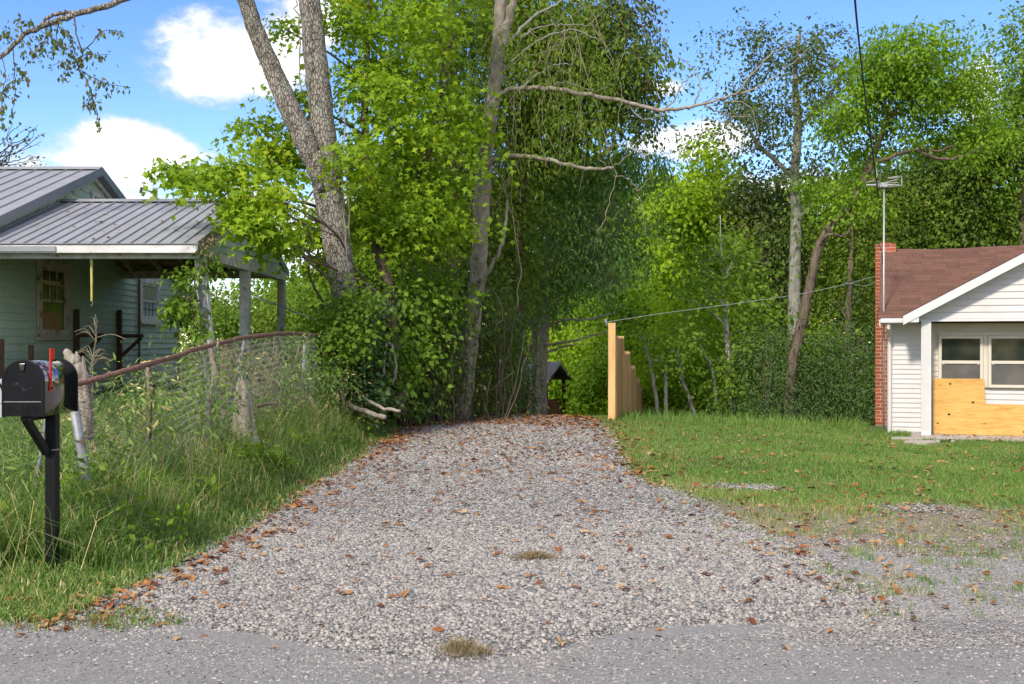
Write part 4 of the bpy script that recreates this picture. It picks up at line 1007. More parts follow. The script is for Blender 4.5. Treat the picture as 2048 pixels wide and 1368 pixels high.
# wire mesh: zigzag strands interlocking, hung from the rail down to the ground
def mesh_wires(path, hgt_fn, parent, cell=.066, rad=.0028):
    seg = np.linalg.norm(np.diff(path, axis=0), axis=1); cum = np.concatenate([[0], np.cumsum(seg)])
    Ltot = cum[-1]; V = []; Fq = []; o = 0
    n = int(Ltot / cell)
    for i in range(n):
        s0 = i * cell
        k = int(1.2 / (cell * .52))
        ss = s0 + (np.arange(k + 1) % 2) * cell * 1.04
        ss = np.clip(ss, 0, Ltot)
        B = np.stack([np.interp(ss, cum, path[:, j]) for j in range(3)], -1)
        dn = np.arange(k + 1) * cell * .52
        B[:, 2] -= dn - .015
        B[:, 0] += .03 * vnoise(B[:, 1] * 3, B[:, 2] * 3, 1.0, 4) + .006 * ((np.arange(k + 1) % 2) * 2 - 1)
        keep = B[:, 2] > gz(B[:, 0], B[:, 1]) - .03
        B = B[keep]
        if len(B) < 2: continue
        a = np.array([(0, 1), (-.87, -.5), (.87, -.5)]) * rad
        R_ = np.concatenate([B + np.array([0, p_, q_]) for p_, q_ in a]).reshape(3, len(B), 3)
        # triangular section: offset in x and y
        R_[:, :, 0] += (a[:, 0])[:, None]; 
        V.append(R_.reshape(-1, 3)); m = len(B)
        j = np.arange(m - 1)
        for c in range(3):
            d = (c + 1) % 3
            Fq.append(np.stack([o + c * m + j, o + d * m + j, o + d * m + j + 1, o + c * m + j + 1], -1))
        o += 3 * m
    return props(big_mesh('wire_mesh', np.concatenate(V), np.concatenate(Fq), M['wire'], parent), kind='stuff')
mesh_wires(Q, None, fence)
fr2 = thing('roadside_fence', 'slack chain link fence stretch to the left of the galvanized post', 'fence', (-4, 8.7, .2))
Q2 = np.array([(-3.5, 8.72, 1.18), (-4.0, 8.72, 1.08), (-4.7, 8.74, 1.02), (-5.6, 8.76, 1.05)])
Q2b, _ = smooth_path(Q2, [.02] * 4, 6)
mesh_wires(Q2b, None, fr2)
obj('post', MB().tube([(-3.83, 8.7, .0), (-3.75, 8.7, .55), (-3.66, 8.7, 1.15)], .016, 8), M['galv'], fr2)
# dead saplings and stump at the fence
dw = thing('dead_sapling', 'dead grey sapling trunk growing through the chain link fence', 'sapling', px(415, 905, 11.4))
obj('trunk', MB().tube(*smooth_path([px(412, 905, 11.4), px(416, 830, 11.4), px(430, 755, 11.4), px(424, 715, 11.4), px(417, 680, 11.4)], [.045, .036, .033, .028, .018], 4, .004), 8), M['driftwood'], dw, sm=True)
obj('stub', MB().tube([px(428, 720, 11.4), px(433, 700, 11.4), px(437, 682, 11.4)], [.02, .016, .01], 6), M['driftwood'], dw, sm=True)
ds_ = thing('dead_sapling', 'thin dead stem standing against the mesh behind the mailbox', 'sapling', px(298, 880, 9.9))
obj('trunk', MB().tube(*smooth_path([px(298, 890, 9.9), px(300, 820, 9.9), px(297, 760, 9.9), px(296, 735, 9.9)], [.025, .022, .02, .015], 4, .003), 7), M['driftwood'], ds_, sm=True)
sp = [px(490, 905, 12.4), px(488, 860, 12.4), px(487, 810, 12.4), px(486, 775, 12.4), px(487, 752, 12.4)]
sv, sf = tube_np(*smooth_path(sp, [.17, .125, .095, .075, .045], 4), 18)
c0 = np.array(sv); ang = np.arctan2(c0[:, 1] - 12.4, c0[:, 0] - np.interp(c0[:, 2], [sp[0].z, sp[-1].z], [sp[0].x, sp[-1].x]))
flut = 1 + .16 * np.sin(ang * 5 + 1) + .09 * np.sin(ang * 9 + c0[:, 2] * 5)
cx_ = np.interp(c0[:, 2], [sp[0].z, sp[-1].z], [sp[0].x, sp[-1].x]); c0[:, 0] = cx_ + (c0[:, 0] - cx_) * flut; c0[:, 1] = 12.4 + (c0[:, 1] - 12.4) * flut
c0[-18:, 2] += rng.normal(size=18) * .04
stump = thing('tree_stump', 'weathered tan tree stump flaring at its base in the bank grass', 'stump', px(490, 900, 12.4))
obj('stump_wood', MB().add([tuple(v) for v in c0], sf), M['driftwood'], stump, sm=True)
obj('stub', MB().tube([px(515, 812, 12.4), px(535, 808, 12.4), px(552, 806, 12.4)], [.03, .02, .015], 6), M['bark_brown'], stump)
bs = thing('broken_stump', 'splintered grey dead stump behind the mailbox top', 'stump', px(165, 860, 9.0))
obj('trunk', MB().tube(*smooth_path([px(172, 880, 9.0), px(170, 790, 9.0), px(160, 745, 9.0), px(148, 722, 9.0), px(131, 703, 9.0)], [.065, .06, .055, .05, .028], 4, .008), 9), M['driftwood'], bs, sm=True)
obj('splinter', MB().tube([px(158, 745, 9.0), px(156, 715, 9.0), px(152, 703, 9.0)], [.03, .02, .006], 6), M['driftwood'], bs)
obj('splinter', MB().tube([px(166, 770, 9.0), px(168, 735, 9.0), px(166, 712, 9.0)], [.03, .02, .008], 6), M['driftwood'], bs)

# ------------------------------------------------------------------ new pine privacy fence stepping down the hill on the right
wf = thing('wooden_fence', 'new yellow pine privacy fence stepping down beyond the crest', 'fence', (2.0, 22.0, -.05))
FP = [(2.0, 22.0)] + [(2.0 + .40 * i, 22.0 + 2.44 * i) for i in range(1, 8)]
tops = [1.98, 1.70, 1.34, .94, .53, .20, -.16, -.6]
pt = 1.55
du = Vector((.40, 2.44, 0)).normalized(); dn = Vector((du.y, -du.x, 0))
def post(i, z1, w=.14):
    x_, y_ = FP[i]; c = Vector((x_, y_, 0)); zb = g1(x_, y_) - .3
    vs = [c + du * a + dn * b + Vector((0, 0, z)) for z in (zb, z1) for a, b in ((-w / 2, -w / 2), (w / 2, -w / 2), (w / 2, w / 2), (-w / 2, w / 2))]
    obj('post', MB().add(vs, [(0, 3, 2, 1), (4, 5, 6, 7), (0, 1, 5, 4), (1, 2, 6, 5), (2, 3, 7, 6), (3, 0, 4, 7)]), M['pine'], wf, bevel=.006)
for i in range(8): post(i, tops[i] + (.0 if i == 0 else .03), .145 if i == 0 else .15)
pw = .138; pk = {}
for i in range(7):
    a = Vector((*FP[i], 0)); ztop = tops[i + 1] + .02 if i else 1.72; zg = min(g1(*FP[i]), g1(*FP[i + 1]))
    zlow = zg - .15
    for f_ in (.12, .5, .86):
        zr = zlow + (ztop - zlow) * f_
        p0 = a + du * .07 + Vector((0, 0, zr)) + dn * .048; p1 = a + du * 2.37 + Vector((0, 0, zr)) + dn * .048
        obj('rail', MB().beam(p0, p1, .04, .085), M['pine'], wf)
    npk = 17; hh = round(ztop - zlow, 2)
    for j in range(npk):
        hj = hh + random.uniform(-.012, .012)
        key = round(hj, 2)
        if key not in pk:
            t_ = .018
            prof = [(0, 0), (pw - .016, 0), (pw - .016, key - .03), (pw - .046, key), (.03, key), (0, key - .03)]
            m_ = MB().prism([(0, s_, z_) for s_, z_ in prof], (t_, 0, 0)); me = bpy.data.meshes.new('picket'); me.from_pydata(m_.v, [], m_.f); me.materials.append(M['pine']); pk[key] = me
        o = bpy.data.objects.new('picket', pk[key]); COL.objects.link(o); o.parent = wf
        o.location = a + du * (.04 + j * (2.38 / npk)) + dn * (.075 + (.012 if j % 2 else 0)) + Vector((0, 0, zlow)) - Vector(wf.location)
        o.rotation_euler = (random.gauss(0, .004), 0, -math.atan2(.40, 2.44) + random.gauss(0, .01))
obj('gate_latch', MB().box((2.0 - .15, 21.98, 1.98), (2.0 - .10, 22.0, 2.06)).tube([(1.89, 21.97, 1.92), (1.90, 21.97, 2.0)], .012, 6), M['galv'], wf)

# ------------------------------------------------------------------ small shelter beyond the crest
sh_c = px(1079, 800, 37); SHA = R(-32)
def SH(u, v, z):
    c, s = math.cos(SHA), math.sin(SHA)
    return Vector((sh_c.x + u * c - v * s, sh_c.y + u * s + v * c, z))
zg = g1(sh_c.x, sh_c.y)
sh = thing('garden_shelter', 'small open shelter with dark shingle roof and maroon side panels beyond the crest', 'shelter', SH(0, 0, zg))
ez, rz, hw, hl = .36, .93, .85, .78
for u in (-.6, .6):
    for v in (-.6, .6):
        obj('post', MB().box((u - .05, v - .05, zg - .1), (u + .05, v + .05, ez + .1), SH), M['dark_brown'], sh)
for s in (-1, 1):
    a = [SH(-hl, s * hw, ez), SH(hl, s * hw, ez), SH(hl, 0, rz), SH(-hl, 0, rz)]
    if s > 0: a = a[::-1]
    rf = obj('roof_plane', slab_roof(*a, .05), M['dark_roof'], sh)
    for i in range(7):
        t0, t1 = i / 7, (i + 1.08) / 7
        for j in range(5):
            u0, u1 = -hl - .03 + j * (2 * hl + .06) / 5, -hl - .03 + (j + 1) * (2 * hl + .06) / 5 - .006
            L = lambda u, t, up: SH(u, s * hw * 1.03 * (1 - t), ez - .015 + (rz - ez + .02) * t + up)
            obj('shingle', MB().add([L(u0, t0, .03), L(u1, t0, .03), L(u1, min(1, t1), .012), L(u0, min(1, t1), .012), L(u0, t0, .005), L(u1, t0, .005)], [(0, 1, 2, 3), (4, 5, 1, 0)]), M['dark_roof'], rf)
    obj('rake_board', MB().prism([SH(hl + .005, s * hw, ez), SH(hl + .005, 0, rz), SH(hl + .005, 0, rz - .09), SH(hl + .005, s * hw, ez - .09)], SH(.03, 0, 0) - SH(0, 0, 0)), M['bark_grey'], sh)
obj('half_wall', MB().box((.58, -.55, zg), (.62, .55, -.30), SH), M['maroon'], sh)
obj('half_wall', MB().box((-.55, -.62, zg), (.55, -.58, -.30), SH), M['maroon'], sh)
obj('side_panel', MB().box((-.62, -.55, zg), (-.58, .55, ez), SH), M['grey_panel'], sh)
obj('beam', MB().box((-.66, -.66, ez - .02), (.66, -.54, ez + .08), SH), M['dark_brown'], sh)
obj('beam', MB().box((-.66, .54, ez - .02), (.66, .66, ez + .08), SH), M['dark_brown'], sh)

# ------------------------------------------------------------------ utility pole and cables
up_ = thing('utility_pole', 'distant wooden utility pole with a side arm behind the porch roof', 'pole', px(310, 800, 46))
obj('shaft', MB().tube([px(310, 800, 46), px(310, 376, 46)], [.13, .10], 10), M['pole_wood'], up_, sm=True)
obj('arm', MB().beam(px(307, 384, 45.9), px(288, 380, 45.9), .06, .06), M['twig'], up_)
obj('insulators', MB().tube([px(288, 378, 45.9), px(283, 376, 45.9), px(281, 384, 45.9), px(287, 386, 45.9), px(285, 392, 45.9)], .07, 6), M['twig'], up_)
def cable(name, label, pts, r_, mt):
    q, _ = smooth_path(pts, [r_] * len(pts), 8)
    props(obj(name, MB().tube(q, r_, 6), M[mt], sm=True), label, 'cable')
cable('power_cable', 'black power cable dropping steeply from the sky before the right hand trees', [px(1700, -160, 11), px(1710, 0, 13), px(1722, 120, 16), px(1735, 230, 19), px(1748, 325, 21), px(1757, 395, 21.6)], .013, 'cable_black')
cable('service_cable', 'pale cable running from the chimney to the first fence post', [px(1752, 552, 24.4), px(1700, 566, 24.1), px(1600, 588, 23.5), px(1450, 610, 22.8), px(1330, 626, 22.4), px(1213, 644, 22.05)], .0055, 'cable_white')
cable('service_cable', 'slack pale loop of wire hanging under the service cable by the chimney', [px(1751, 564, 24.4), px(1730, 572, 24.3), px(1708, 568, 24.2), px(1690, 566, 24.1)], .006, 'cable_white')
cable('guy_wire', 'white wire slanting down behind the porch posts to the big trunk', [px(500, 590, 24), px(560, 612, 21), px(600, 628, 19.5), px(660, 650, 18.5)], .012, 'cable_white')
cable('mast_lead', 'dark lead wire running down the chimney bricks beside the mast', [px(1759, 486, 24.2), px(1765, 520, 24.2), px(1764, 580, 24.2), px(1757, 620, 24.25), px(1753, 650, 24.3)], .007, 'cable_black')

# ------------------------------------------------------------------ trees
def blob(x, y, Y, rx, ry, rY, n):
    """ellipsoid of foliage: photo-scale centre at depth Y, half sizes in photo pixels at that depth, depth half size in metres"""
    c = px(x, y, Y); k = Y / F
    return (np.array(c), (rx * k, rY, ry * k), n)
def tree(name, label, cat, stems, blobs, leaf='leaf_green', bark='bark_brown', size=.12, shape='oval', lps=14, spray=.3, flat=.55, up=.9, droop=.25,
         group=None, limbs=True, twigs=5, sides=10, wig=.01, extra=None, limb_r=.045):
    """stems: list of ([(x,y,Y)...], [radius px ...])"""
    s0 = stems[0][0][0] if stems else None
    base = px(*s0) if stems else Vector(tuple(blobs[0][0])) 
    if not stems: base.z = g1(base.x, base.y)
    t = thing(name, label, cat, base, group)
    mb = MB(); cl_pts = []
    for pts, rad in stems:
        Q_, r_ = smooth_path([px(*p) for p in pts], [r * p[2] / F for r, p in zip(rad, pts)], 6, wig)
        mb.tube(Q_, r_, sides); cl_pts.append(np.c_[Q_, r_])
    if not stems:
        b0 = np.array(base)
        for i in range(4):
            tgt = blobs[i % len(blobs)][0] + rng.normal(size=3) * .2
            Q_ = limb(mb, b0 + np.append(rng.normal(size=2) * .15, -.1), tgt, .035, .012, .05, .06); cl_pts.append(np.c_[Q_, np.full(len(Q_), .02)])
    allp = np.concatenate(cl_pts)
    if limbs:
        for c, r, n in blobs:
            lowz = allp[:, 2] < c[2] + .1 * r[2]
            cand = allp[lowz] if lowz.any() else allp
            d = np.linalg.norm(cand[:, :3] - c, axis=1) + .6 * np.abs(c[2] - cand[:, 2] - .5 * np.linalg.norm(cand[:, :2] - c[:2], axis=1))
            st_ = cand[np.argmin(d)]
            L = np.linalg.norm(st_[:3] - c)
            r0 = min(st_[3] * .6, limb_r)
            if L > .35:
                Q_ = limb(mb, st_[:3], c, r0, .016, .08, .04)
            else: Q_ = np.array([c, c])
            for j in range(twigs):
                d_ = unit(rng.normal(size=3)); e = c + d_ * np.array(r) * .85
                limb(mb, Q_[rng.integers(len(Q_) // 2, len(Q_))], e, .012, .004, .05, .07, 4, 3)
    obj('trunk', mb, M[bark], t, sm=True)
    if blobs:
        P_, D_, N_, S_, V_ = crown_leaves(blobs, size, lps, flat, spray, up, droop)
        V, Fc, k = leaf_mesh(P_, D_, N_, S_, shape)
        big_mesh('crown', V, Fc, M[leaf], t, np.repeat(V_, k))
    if extra: extra(t)
    return t
def foliage_part(t, name, blobs, leaf, size, shape, **kw):
    P_, D_, N_, S_, V_ = crown_leaves(blobs, size, **kw)
    V, Fc, k = leaf_mesh(P_, D_, N_, S_, shape)
    return big_mesh(name, V, Fc, M[leaf], t, np.repeat(V_, k))

# big forked oak-like tree
oak_stems = [
    ([(697, 830, 19), (693, 740, 19), (690, 620, 19), (676, 500, 19), (662, 420, 19), (655, 372, 19), (652, 330, 19), (645, 250, 19), (636, 160, 19.1), (626, 70, 19.2), (617, -30, 19.3), (605, -180, 19.5), (600, -330, 19.7)],
     [35, 28, 25, 27, 29, 31, 26, 25, 24, 23, 21, 17, 11]),
    ([(664, 440, 18.98), (652, 380, 18.92), (632, 330, 18.85), (606, 275, 18.8), (575, 205, 18.8), (545, 140, 18.8), (512, 60, 18.7), (486, -10, 18.6), (455, -110, 18.4), (440, -260, 18.2)],
     [20, 22, 22, 22, 21, 19, 17, 16, 14, 9]),
    # limb reaching out over the roof, entering the view at top left
    ([(462, -85, 18.45), (400, -70, 18.0), (320, -32, 17.6), (240, 2, 17.2), (150, 29, 17.0), (105, 45, 16.9), (60, 62, 16.8), (30, 90, 16.7), (0, 113, 16.6), (-50, 122, 16.5)],
     [9, 8, 7, 6, 6, 5.5, 5, 4.5, 4.5, 3]),
    ([(150, 29, 17.0), (128, 26, 17.0), (100, 32, 17.0), (75, 55, 16.9)], [4, 4, 3.6, 3.2]),
]
def oak_extra(t):
    mb = MB(); tips = []
    for pts, r in [([(148, 32), (155, 75), (165, 110), (155, 130), (175, 165), (185, 195), (196, 235), (200, 258)], 1.7), ([(165, 105), (185, 85), (200, 65), (222, 60), (244, 64)], 1.3),
                   ([(168, 110), (190, 110), (220, 108)], 1.0), ([(160, 140), (185, 155), (215, 168), (262, 175)], 1.2), ([(184, 190), (175, 205), (168, 205)], .8), ([(180, 175), (178, 215)], .8),
                   ([(118, 45), (112, 75), (122, 90), (145, 105), (140, 128)], 1.2), ([(98, 40), (100, 60), (85, 95), (70, 95)], 1.2), ([(26, 95), (30, 150), (30, 190), (25, 225)], 1.2), ([(30, 130), (45, 145), (55, 158)], .8),
                   ([(30, 160), (12, 172), (0, 195)], .9), ([(5, 112), (10, 150), (4, 200), (2, 245)], 1.0), ([(70, 62), (60, 45), (35, 42)], 1.0), ([(45, 78), (65, 105), (65, 120)], .9), ([(110, 50), (130, 60), (145, 85), (150, 120)], 1.0),
                   ([(40, 85), (15, 70), (5, 55)], .9), ([(130, 138), (120, 125), (100, 135)], .8), ([(155, 130), (130, 145), (124, 160)], .8), ([(80, 60), (110, 80), (118, 100)], .9)]:
        pp = [px(a, b, 16.8 + .3 * math.sin(i + a)) for i, (a, b) in enumerate(pts)]
        Q_, r_ = smooth_path(pp, np.linspace(r, r * .45, len(pp)) * 16.8 / F, 5, .006); mb.tube(Q_, r_, 5)
        tips.append(Q_)
    obj('twigs', mb, M['twig'], t, sm=True)
    P_ = []; D_ = []
    for Q_ in tips:
        n = int(len(Q_) * 1.5)
        i = rng.integers(len(Q_) // 3, len(Q_), n); P_.append(Q_[i] + rng.normal(size=(n, 3)) * .03); D_.append(rng.normal(size=(n, 3)) * .45 + np.array([.1, 0, -.9]))
    for (a, b, rx_, ry_, n) in [(30, 62, 26, 22, 40), (60, 85, 30, 22, 42), (95, 80, 30, 25, 34), (140, 100, 26, 28, 34), (155, 115, 18, 26, 20), (185, 112, 25, 8, 12), (210, 172, 30, 10, 22), (20, 148, 22, 10, 16), (45, 150, 16, 20, 14), (5, 215, 10, 25, 16), (195, 200, 22, 16, 14), (5, 250, 12, 20, 14), (110, 62, 30, 12, 22), (-8, 80, 20, 30, 20)]:
        c = np.array(px(a, b, 16.8)); P_.append(c + rng.normal(size=(n, 3)) * np.array([rx_ * .0055, .15, ry_ * .0055])); D_.append(rng.normal(size=(n, 3)) * .45 + np.array([.1, 0, -.9]))
    P_ = np.concatenate(P_); D_ = np.concatenate(D_); n = len(P_)
    V, Fc, k = leaf_mesh(P_, D_, rng.normal(size=(n, 3)), .085 * (.7 + .6 * rng.random(n)), 'oval')
    big_mesh('branch_leaves', V, Fc, M['leaf_olive'], t, np.repeat(.35 + .65 * rng.random(n), k))
    mb = MB()                                                         # thin sprouts on the trunks
    for pts in ([(605, 190, 18.7), (600, 110, 18.6), (597, 40, 18.6), (592, 0, 18.6)], [(560, 130, 18.5), (530, 90, 18.5), (528, 50, 18.4)], [(700, 480, 18.6), (690, 330, 18.5), (691, 200, 18.6)], [(720, 700, 18.6), (700, 560, 18.65), (690, 440, 18.7), (684, 300, 18.7)]):
        Q_, r_ = smooth_path([px(*p) for p in pts], [.012] * len(pts), 6, .02); mb.tube(Q_, r_, 5)
    obj('sprouts', mb, M['vine'], t, sm=True)
tree('oak_tree', 'tall forked tree with pale furrowed bark standing between porch and driveway', 'tree', oak_stems,
     [blob(560, -380, 19.5, 260, 120, 2.2, 3500), blob(330, -260, 18, 160, 80, 1.5, 1500)],
     leaf='leaf_green', bark='bark_oak', size=.10, sides=20, wig=.012, extra=oak_extra)
# ivy climbing the foot of the oak
tree('ivy', 'dark glossy ivy wrapped around the foot of the forked tree', 'vine', [([(722, 850, 18.6), (715, 760, 18.6), (712, 690, 18.6), (700, 640, 18.6)], [4, 4, 3, 2])],
     [blob(728, 740, 18.55, 38, 75, .35, 1500), blob(735, 650, 18.6, 30, 60, .35, 900), blob(700, 600, 18.55, 30, 35, .3, 500)], leaf='leaf_bluedark', size=.085, shape='wide', spray=.15, twigs=3, limb_r=.015)
tree('leafy_vine', 'bright green vine heaped over the end of the fence rail', 'vine', [([(690, 830, 17.9), (680, 740, 17.9), (672, 680, 17.9)], [3, 3, 2])],
     [blob(690, 650, 17.8, 52, 34, .5, 1700), blob(640, 672, 17.6, 26, 22, .3, 420), blob(720, 610, 18, 30, 40, .4, 600)], leaf='leaf_mid', size=.078, shape='wide', spray=.18, twigs=6, limb_r=.015, bark='vine')

# bright green maple in front of and behind the forked trunks
tree('maple_tree', 'bright green maple whose boughs hang over the porch roof', 'tree',
     [([(800, 830, 19.8), (795, 760, 19.8), (785, 660, 19.8), (776, 570, 19.8), (760, 500, 19.9), (742, 380, 20), (730, 250, 20), (735, 100, 20.2), (745, -60, 20.4)], [15, 13, 12, 11, 10, 9, 8, 6, 4]),
      ([(772, 560, 19.8), (740, 480, 19.8), (680, 435, 19.7), (610, 405, 19.2), (530, 385, 18), (440, 362, 17), (350, 342, 16.6)], [4.5, 4, 3.6, 3.2, 2.6, 2, 1.2]),
      ([(760, 500, 19.9), (830, 380, 20.4), (870, 250, 20.8), (890, 100, 21)], [8, 7, 5, 3])],
     [blob(350, 340, 16.6, 30, 12, .3, 204), blob(405, 350, 16.7, 42, 18, .4, 504), blob(460, 345, 17, 38, 22, .5, 504), blob(475, 405, 16.3, 36, 20, .4, 516), blob(505, 440, 16.2, 48, 22, .4, 780), blob(545, 395, 17, 36, 40, .5, 720),
      blob(545, 470, 16.8, 30, 14, .3, 312), blob(550, 330, 19.7, 45, 40, .6, 900), blob(520, 270, 19.8, 36, 36, .6, 480), blob(590, 200, 19.9, 40, 70, .6, 504), blob(575, 60, 19.7, 22, 45, .4, 132), blob(615, 440, 19.6, 32, 45, .5, 780), blob(640, 540, 19.8, 26, 45, .5, 540),
      blob(735, 310, 18.6, 50, 40, .5, 624), blob(745, 440, 20, 45, 70, .7, 1200), blob(790, 230, 20.2, 80, 90, 1.0, 2100), blob(740, 120, 20.4, 50, 100, .9, 1380), blob(830, 330, 20.2, 90, 80, .9, 2160),
      blob(800, 450, 20, 80, 60, .8, 1680), blob(855, 440, 20.4, 50, 70, .7, 1920), blob(820, 100, 20.7, 90, 110, 1.0, 2280), blob(880, 210, 20.9, 70, 100, .9, 1800), blob(720, 10, 20.4, 45, 50, .8, 960), blob(840, -40, 20.9, 110, 70, 1, 1560)],
     leaf='leaf_maple', size=.096, shape='maple', lps=13, spray=.17, flat=.3, up=1.2, droop=.35, bark='bark_brown', twigs=4, limb_r=.025)
# vine strands on the porch post
tree('climbing_vine', 'green creeper climbing the leaning front porch post', 'vine', [([(400, 790, 16.0), (395, 700, 16.05), (385, 620, 16.1), (395, 540, 16.1), (410, 500, 16.1)], [2.5, 2.5, 2, 2, 1.5])],
     [blob(372, 605, 16.0, 30, 30, .25, 330), blob(342, 632, 16.0, 20, 12, .2, 110), blob(382, 548, 16.0, 18, 26, .2, 170), blob(418, 515, 16.05, 18, 20, .2, 110), blob(392, 665, 16.05, 14, 16, .2, 90)], leaf='leaf_mid', size=.095, shape='oval', lps=9, spray=.11, flat=.3, droop=.5, twigs=5, limb_r=.012, bark='vine')
tree('dry_leaf_clump', 'clump of dry tan seed pods hanging at the porch corner', 'foliage', [([(424, 478, 15.7), (430, 485, 15.7)], [1, 1])], [blob(430, 487, 15.65, 16, 12, .1, 130)], leaf='straw', size=.06, shape='narrow', spray=.05, limbs=False)

# tall trees filling the middle
tree('ash_tree', 'tall slim brown trunk with dense green crown left of the pale dead trunk', 'tree',
     [([(915, 830, 25), (908, 600, 25), (905, 480, 25), (908, 300, 25), (900, 150, 25), (905, 20, 25), (900, -150, 25)], [14, 13, 12, 11, 10, 8, 6]), ([(908, 290, 25), (925, 220, 24.9), (945, 160, 24.8)], [6, 5, 3])],
     [blob(900, 60, 25, 90, 110, 1.4, 3600), blob(940, 230, 25.4, 80, 110, 1.3, 3400), blob(870, 320, 26, 90, 120, 1.3, 3200), blob(930, 440, 25.6, 80, 110, 1.2, 3000), blob(850, 520, 25.6, 90, 90, 1.2, 2600), blob(800, 60, 26, 80, 110, 1.4, 2400), blob(760, 640, 24, 80, 70, 1.2, 1800)],
     leaf='leaf_green', size=.12, shape='oval', bark='bark_brown')
def dead_extra(t):
    mb = MB()
    Y = 22.6
    for pts, r in [([(1040, 176), (1075, 150), (1110, 130), (1140, 128)], 3), ([(1090, 178), (1130, 165), (1180, 180), (1215, 175)], 2), ([(1330, 218), (1350, 200), (1365, 165), (1385, 150)], 2), ([(1385, 213), (1400, 180), (1395, 150), (1380, 130), (1350, 110)], 2), ([(1400, 210), (1430, 190), (1440, 150)], 1.6),
                   ([(1410, 210), (1450, 230), (1500, 235)], 2), ([(1250, 204), (1290, 240), (1340, 222), (1352, 226)], 1.8), ([(1470, 190), (1530, 120), (1570, 90), (1610, 65)], 2), ([(1440, 200), (1500, 215), (1520, 280)], 1.6),
                   ([(1012, 90), (1060, 40), (1110, 10), (1150, -20)], 4), ([(1005, 140), (1050, 100), (1090, 75), (1150, 60), (1200, 85)], 3.2), ([(1040, 75), (1080, 55), (1120, 50), (1180, 52)], 2)]:
        Q_, r_ = smooth_path([px(a, b, Y - .3 + .5 * i * .2) for i, (a, b) in enumerate(pts)], np.linspace(r, r * .4, len(pts)) * Y / F, 6, .012); mb.tube(Q_, r_, 6)
    obj('bare_branches', mb, M['bark_grey'], t, sm=True)
    mb = MB()                                                         # long pale hanging vines
    starts = [(1145, 20), (1140, 60), (1150, 0), (1135, 40), (1160, 30), (1085, 130), (1060, 60), (1030, 100), (1100, 30), (1120, 80), (1180, 40), (1015, 40)]
    for i in range(22):
        a, b = starts[i % len(starts)]; a += rng.normal() * 10; b += rng.normal() * 12
        L = rng.uniform(110, 330); sw = rng.normal() * 55
        pts = [(a, b)]
        for j in range(1, 6):
            t_ = j / 5; pts.append((a + sw * math.sin(t_ * 2.2) + rng.normal() * 9, b - 18 * math.sin(t_ * 3) + L * t_ ** 1.2))
        Q_, r_ = smooth_path([px(x_, y_, Y - .6 + .15 * rng.normal()) for x_, y_ in pts], np.linspace(.9, .45, 6) * Y / F, 5, .012); mb.tube(Q_, r_, 4)
    for pts in ([(1140, 30), (1170, 130), (1195, 220), (1215, 300), (1230, 350), (1215, 420), (1195, 470)], [(1228, 350), (1260, 360), (1280, 400), (1292, 470)], [(1228, 330), (1275, 300), (1300, 330), (1290, 370), (1265, 380)], [(1225, 340), (1195, 315), (1210, 295), (1260, 290), (1290, 320)],
                ([(975, 330), (940, 420), (960, 500), (930, 600)]), ([(1000, 350), (1020, 420), (1040, 520), (1035, 620)]), ([(860, 250), (850, 340), (870, 420), (790, 400), (775, 300)])):
        Q_, r_ = smooth_path([px(x_, y_, 21.9) for x_, y_ in pts], [.85 * 22 / F] * len(pts), 6, .02); mb.tube(Q_, r_, 5)
    obj('hanging_vines', mb, M['vine'], t, sm=True)
tree('dead_tree', 'tall pale dead trunk with long bare branches reaching right over the driveway', 'tree',
     [([(922, 840, 22.4), (932, 740, 22.4), (945, 640, 22.4), (956, 540, 22.4), (962, 440, 22.4), (966, 360, 22.4), (974, 280, 22.4), (986, 200, 22.4), (996, 100, 22.4), (1001, 0, 22.4), (1004, -130, 22.5), (1000, -300, 22.6)], [20, 18, 17, 17, 16, 16, 15, 14, 13, 12, 9, 5]),
      ([(990, 150, 22.4), (1008, 80, 22.3), (1022, 20, 22.2), (1036, -40, 22.1)], [9, 9, 8, 6]),
      ([(984, 205, 22.35), (1010, 184, 22.2), (1050, 176, 22.1), (1110, 178, 22.0), (1180, 190, 22.0), (1260, 206, 22.0), (1325, 220, 22.0), (1380, 214, 22.1), (1450, 196, 22.3), (1520, 172, 22.5), (1580, 130, 22.8), (1620, 95, 23)], [5, 5.2, 4.9, 4.6, 4.4, 4.1, 3.8, 3.0, 2.0, 1.4, 1.0, .6]),
      ([(969, 340, 22.35), (985, 322, 22.1), (1015, 313, 22.0), (1060, 313, 21.9), (1110, 323, 21.9), (1170, 338, 21.9), (1228, 336, 21.9)], [5.5, 5.5, 4.6, 4.2, 4, 3.8, 2.6]),
      ([(952, 590, 22.3), (975, 545, 22.1), (1000, 500, 22.0), (1010, 455, 22.0), (1015, 400, 22)], [4, 4, 3.5, 3, 2])],
     [blob(1010, 90, 22.1, 40, 60, .5, 350), blob(1120, 230, 21.7, 80, 40, .5, 480), blob(1060, 130, 21.8, 60, 40, .5, 420), blob(1180, 160, 21.8, 50, 40, .4, 260), blob(1080, 290, 21.8, 60, 40, .4, 300)], leaf='leaf_green', size=.10, shape='narrow', lps=8, spray=.22, droop=.5, bark='bark_pale', sides=14, limbs=False, extra=dead_extra, wig=.012)
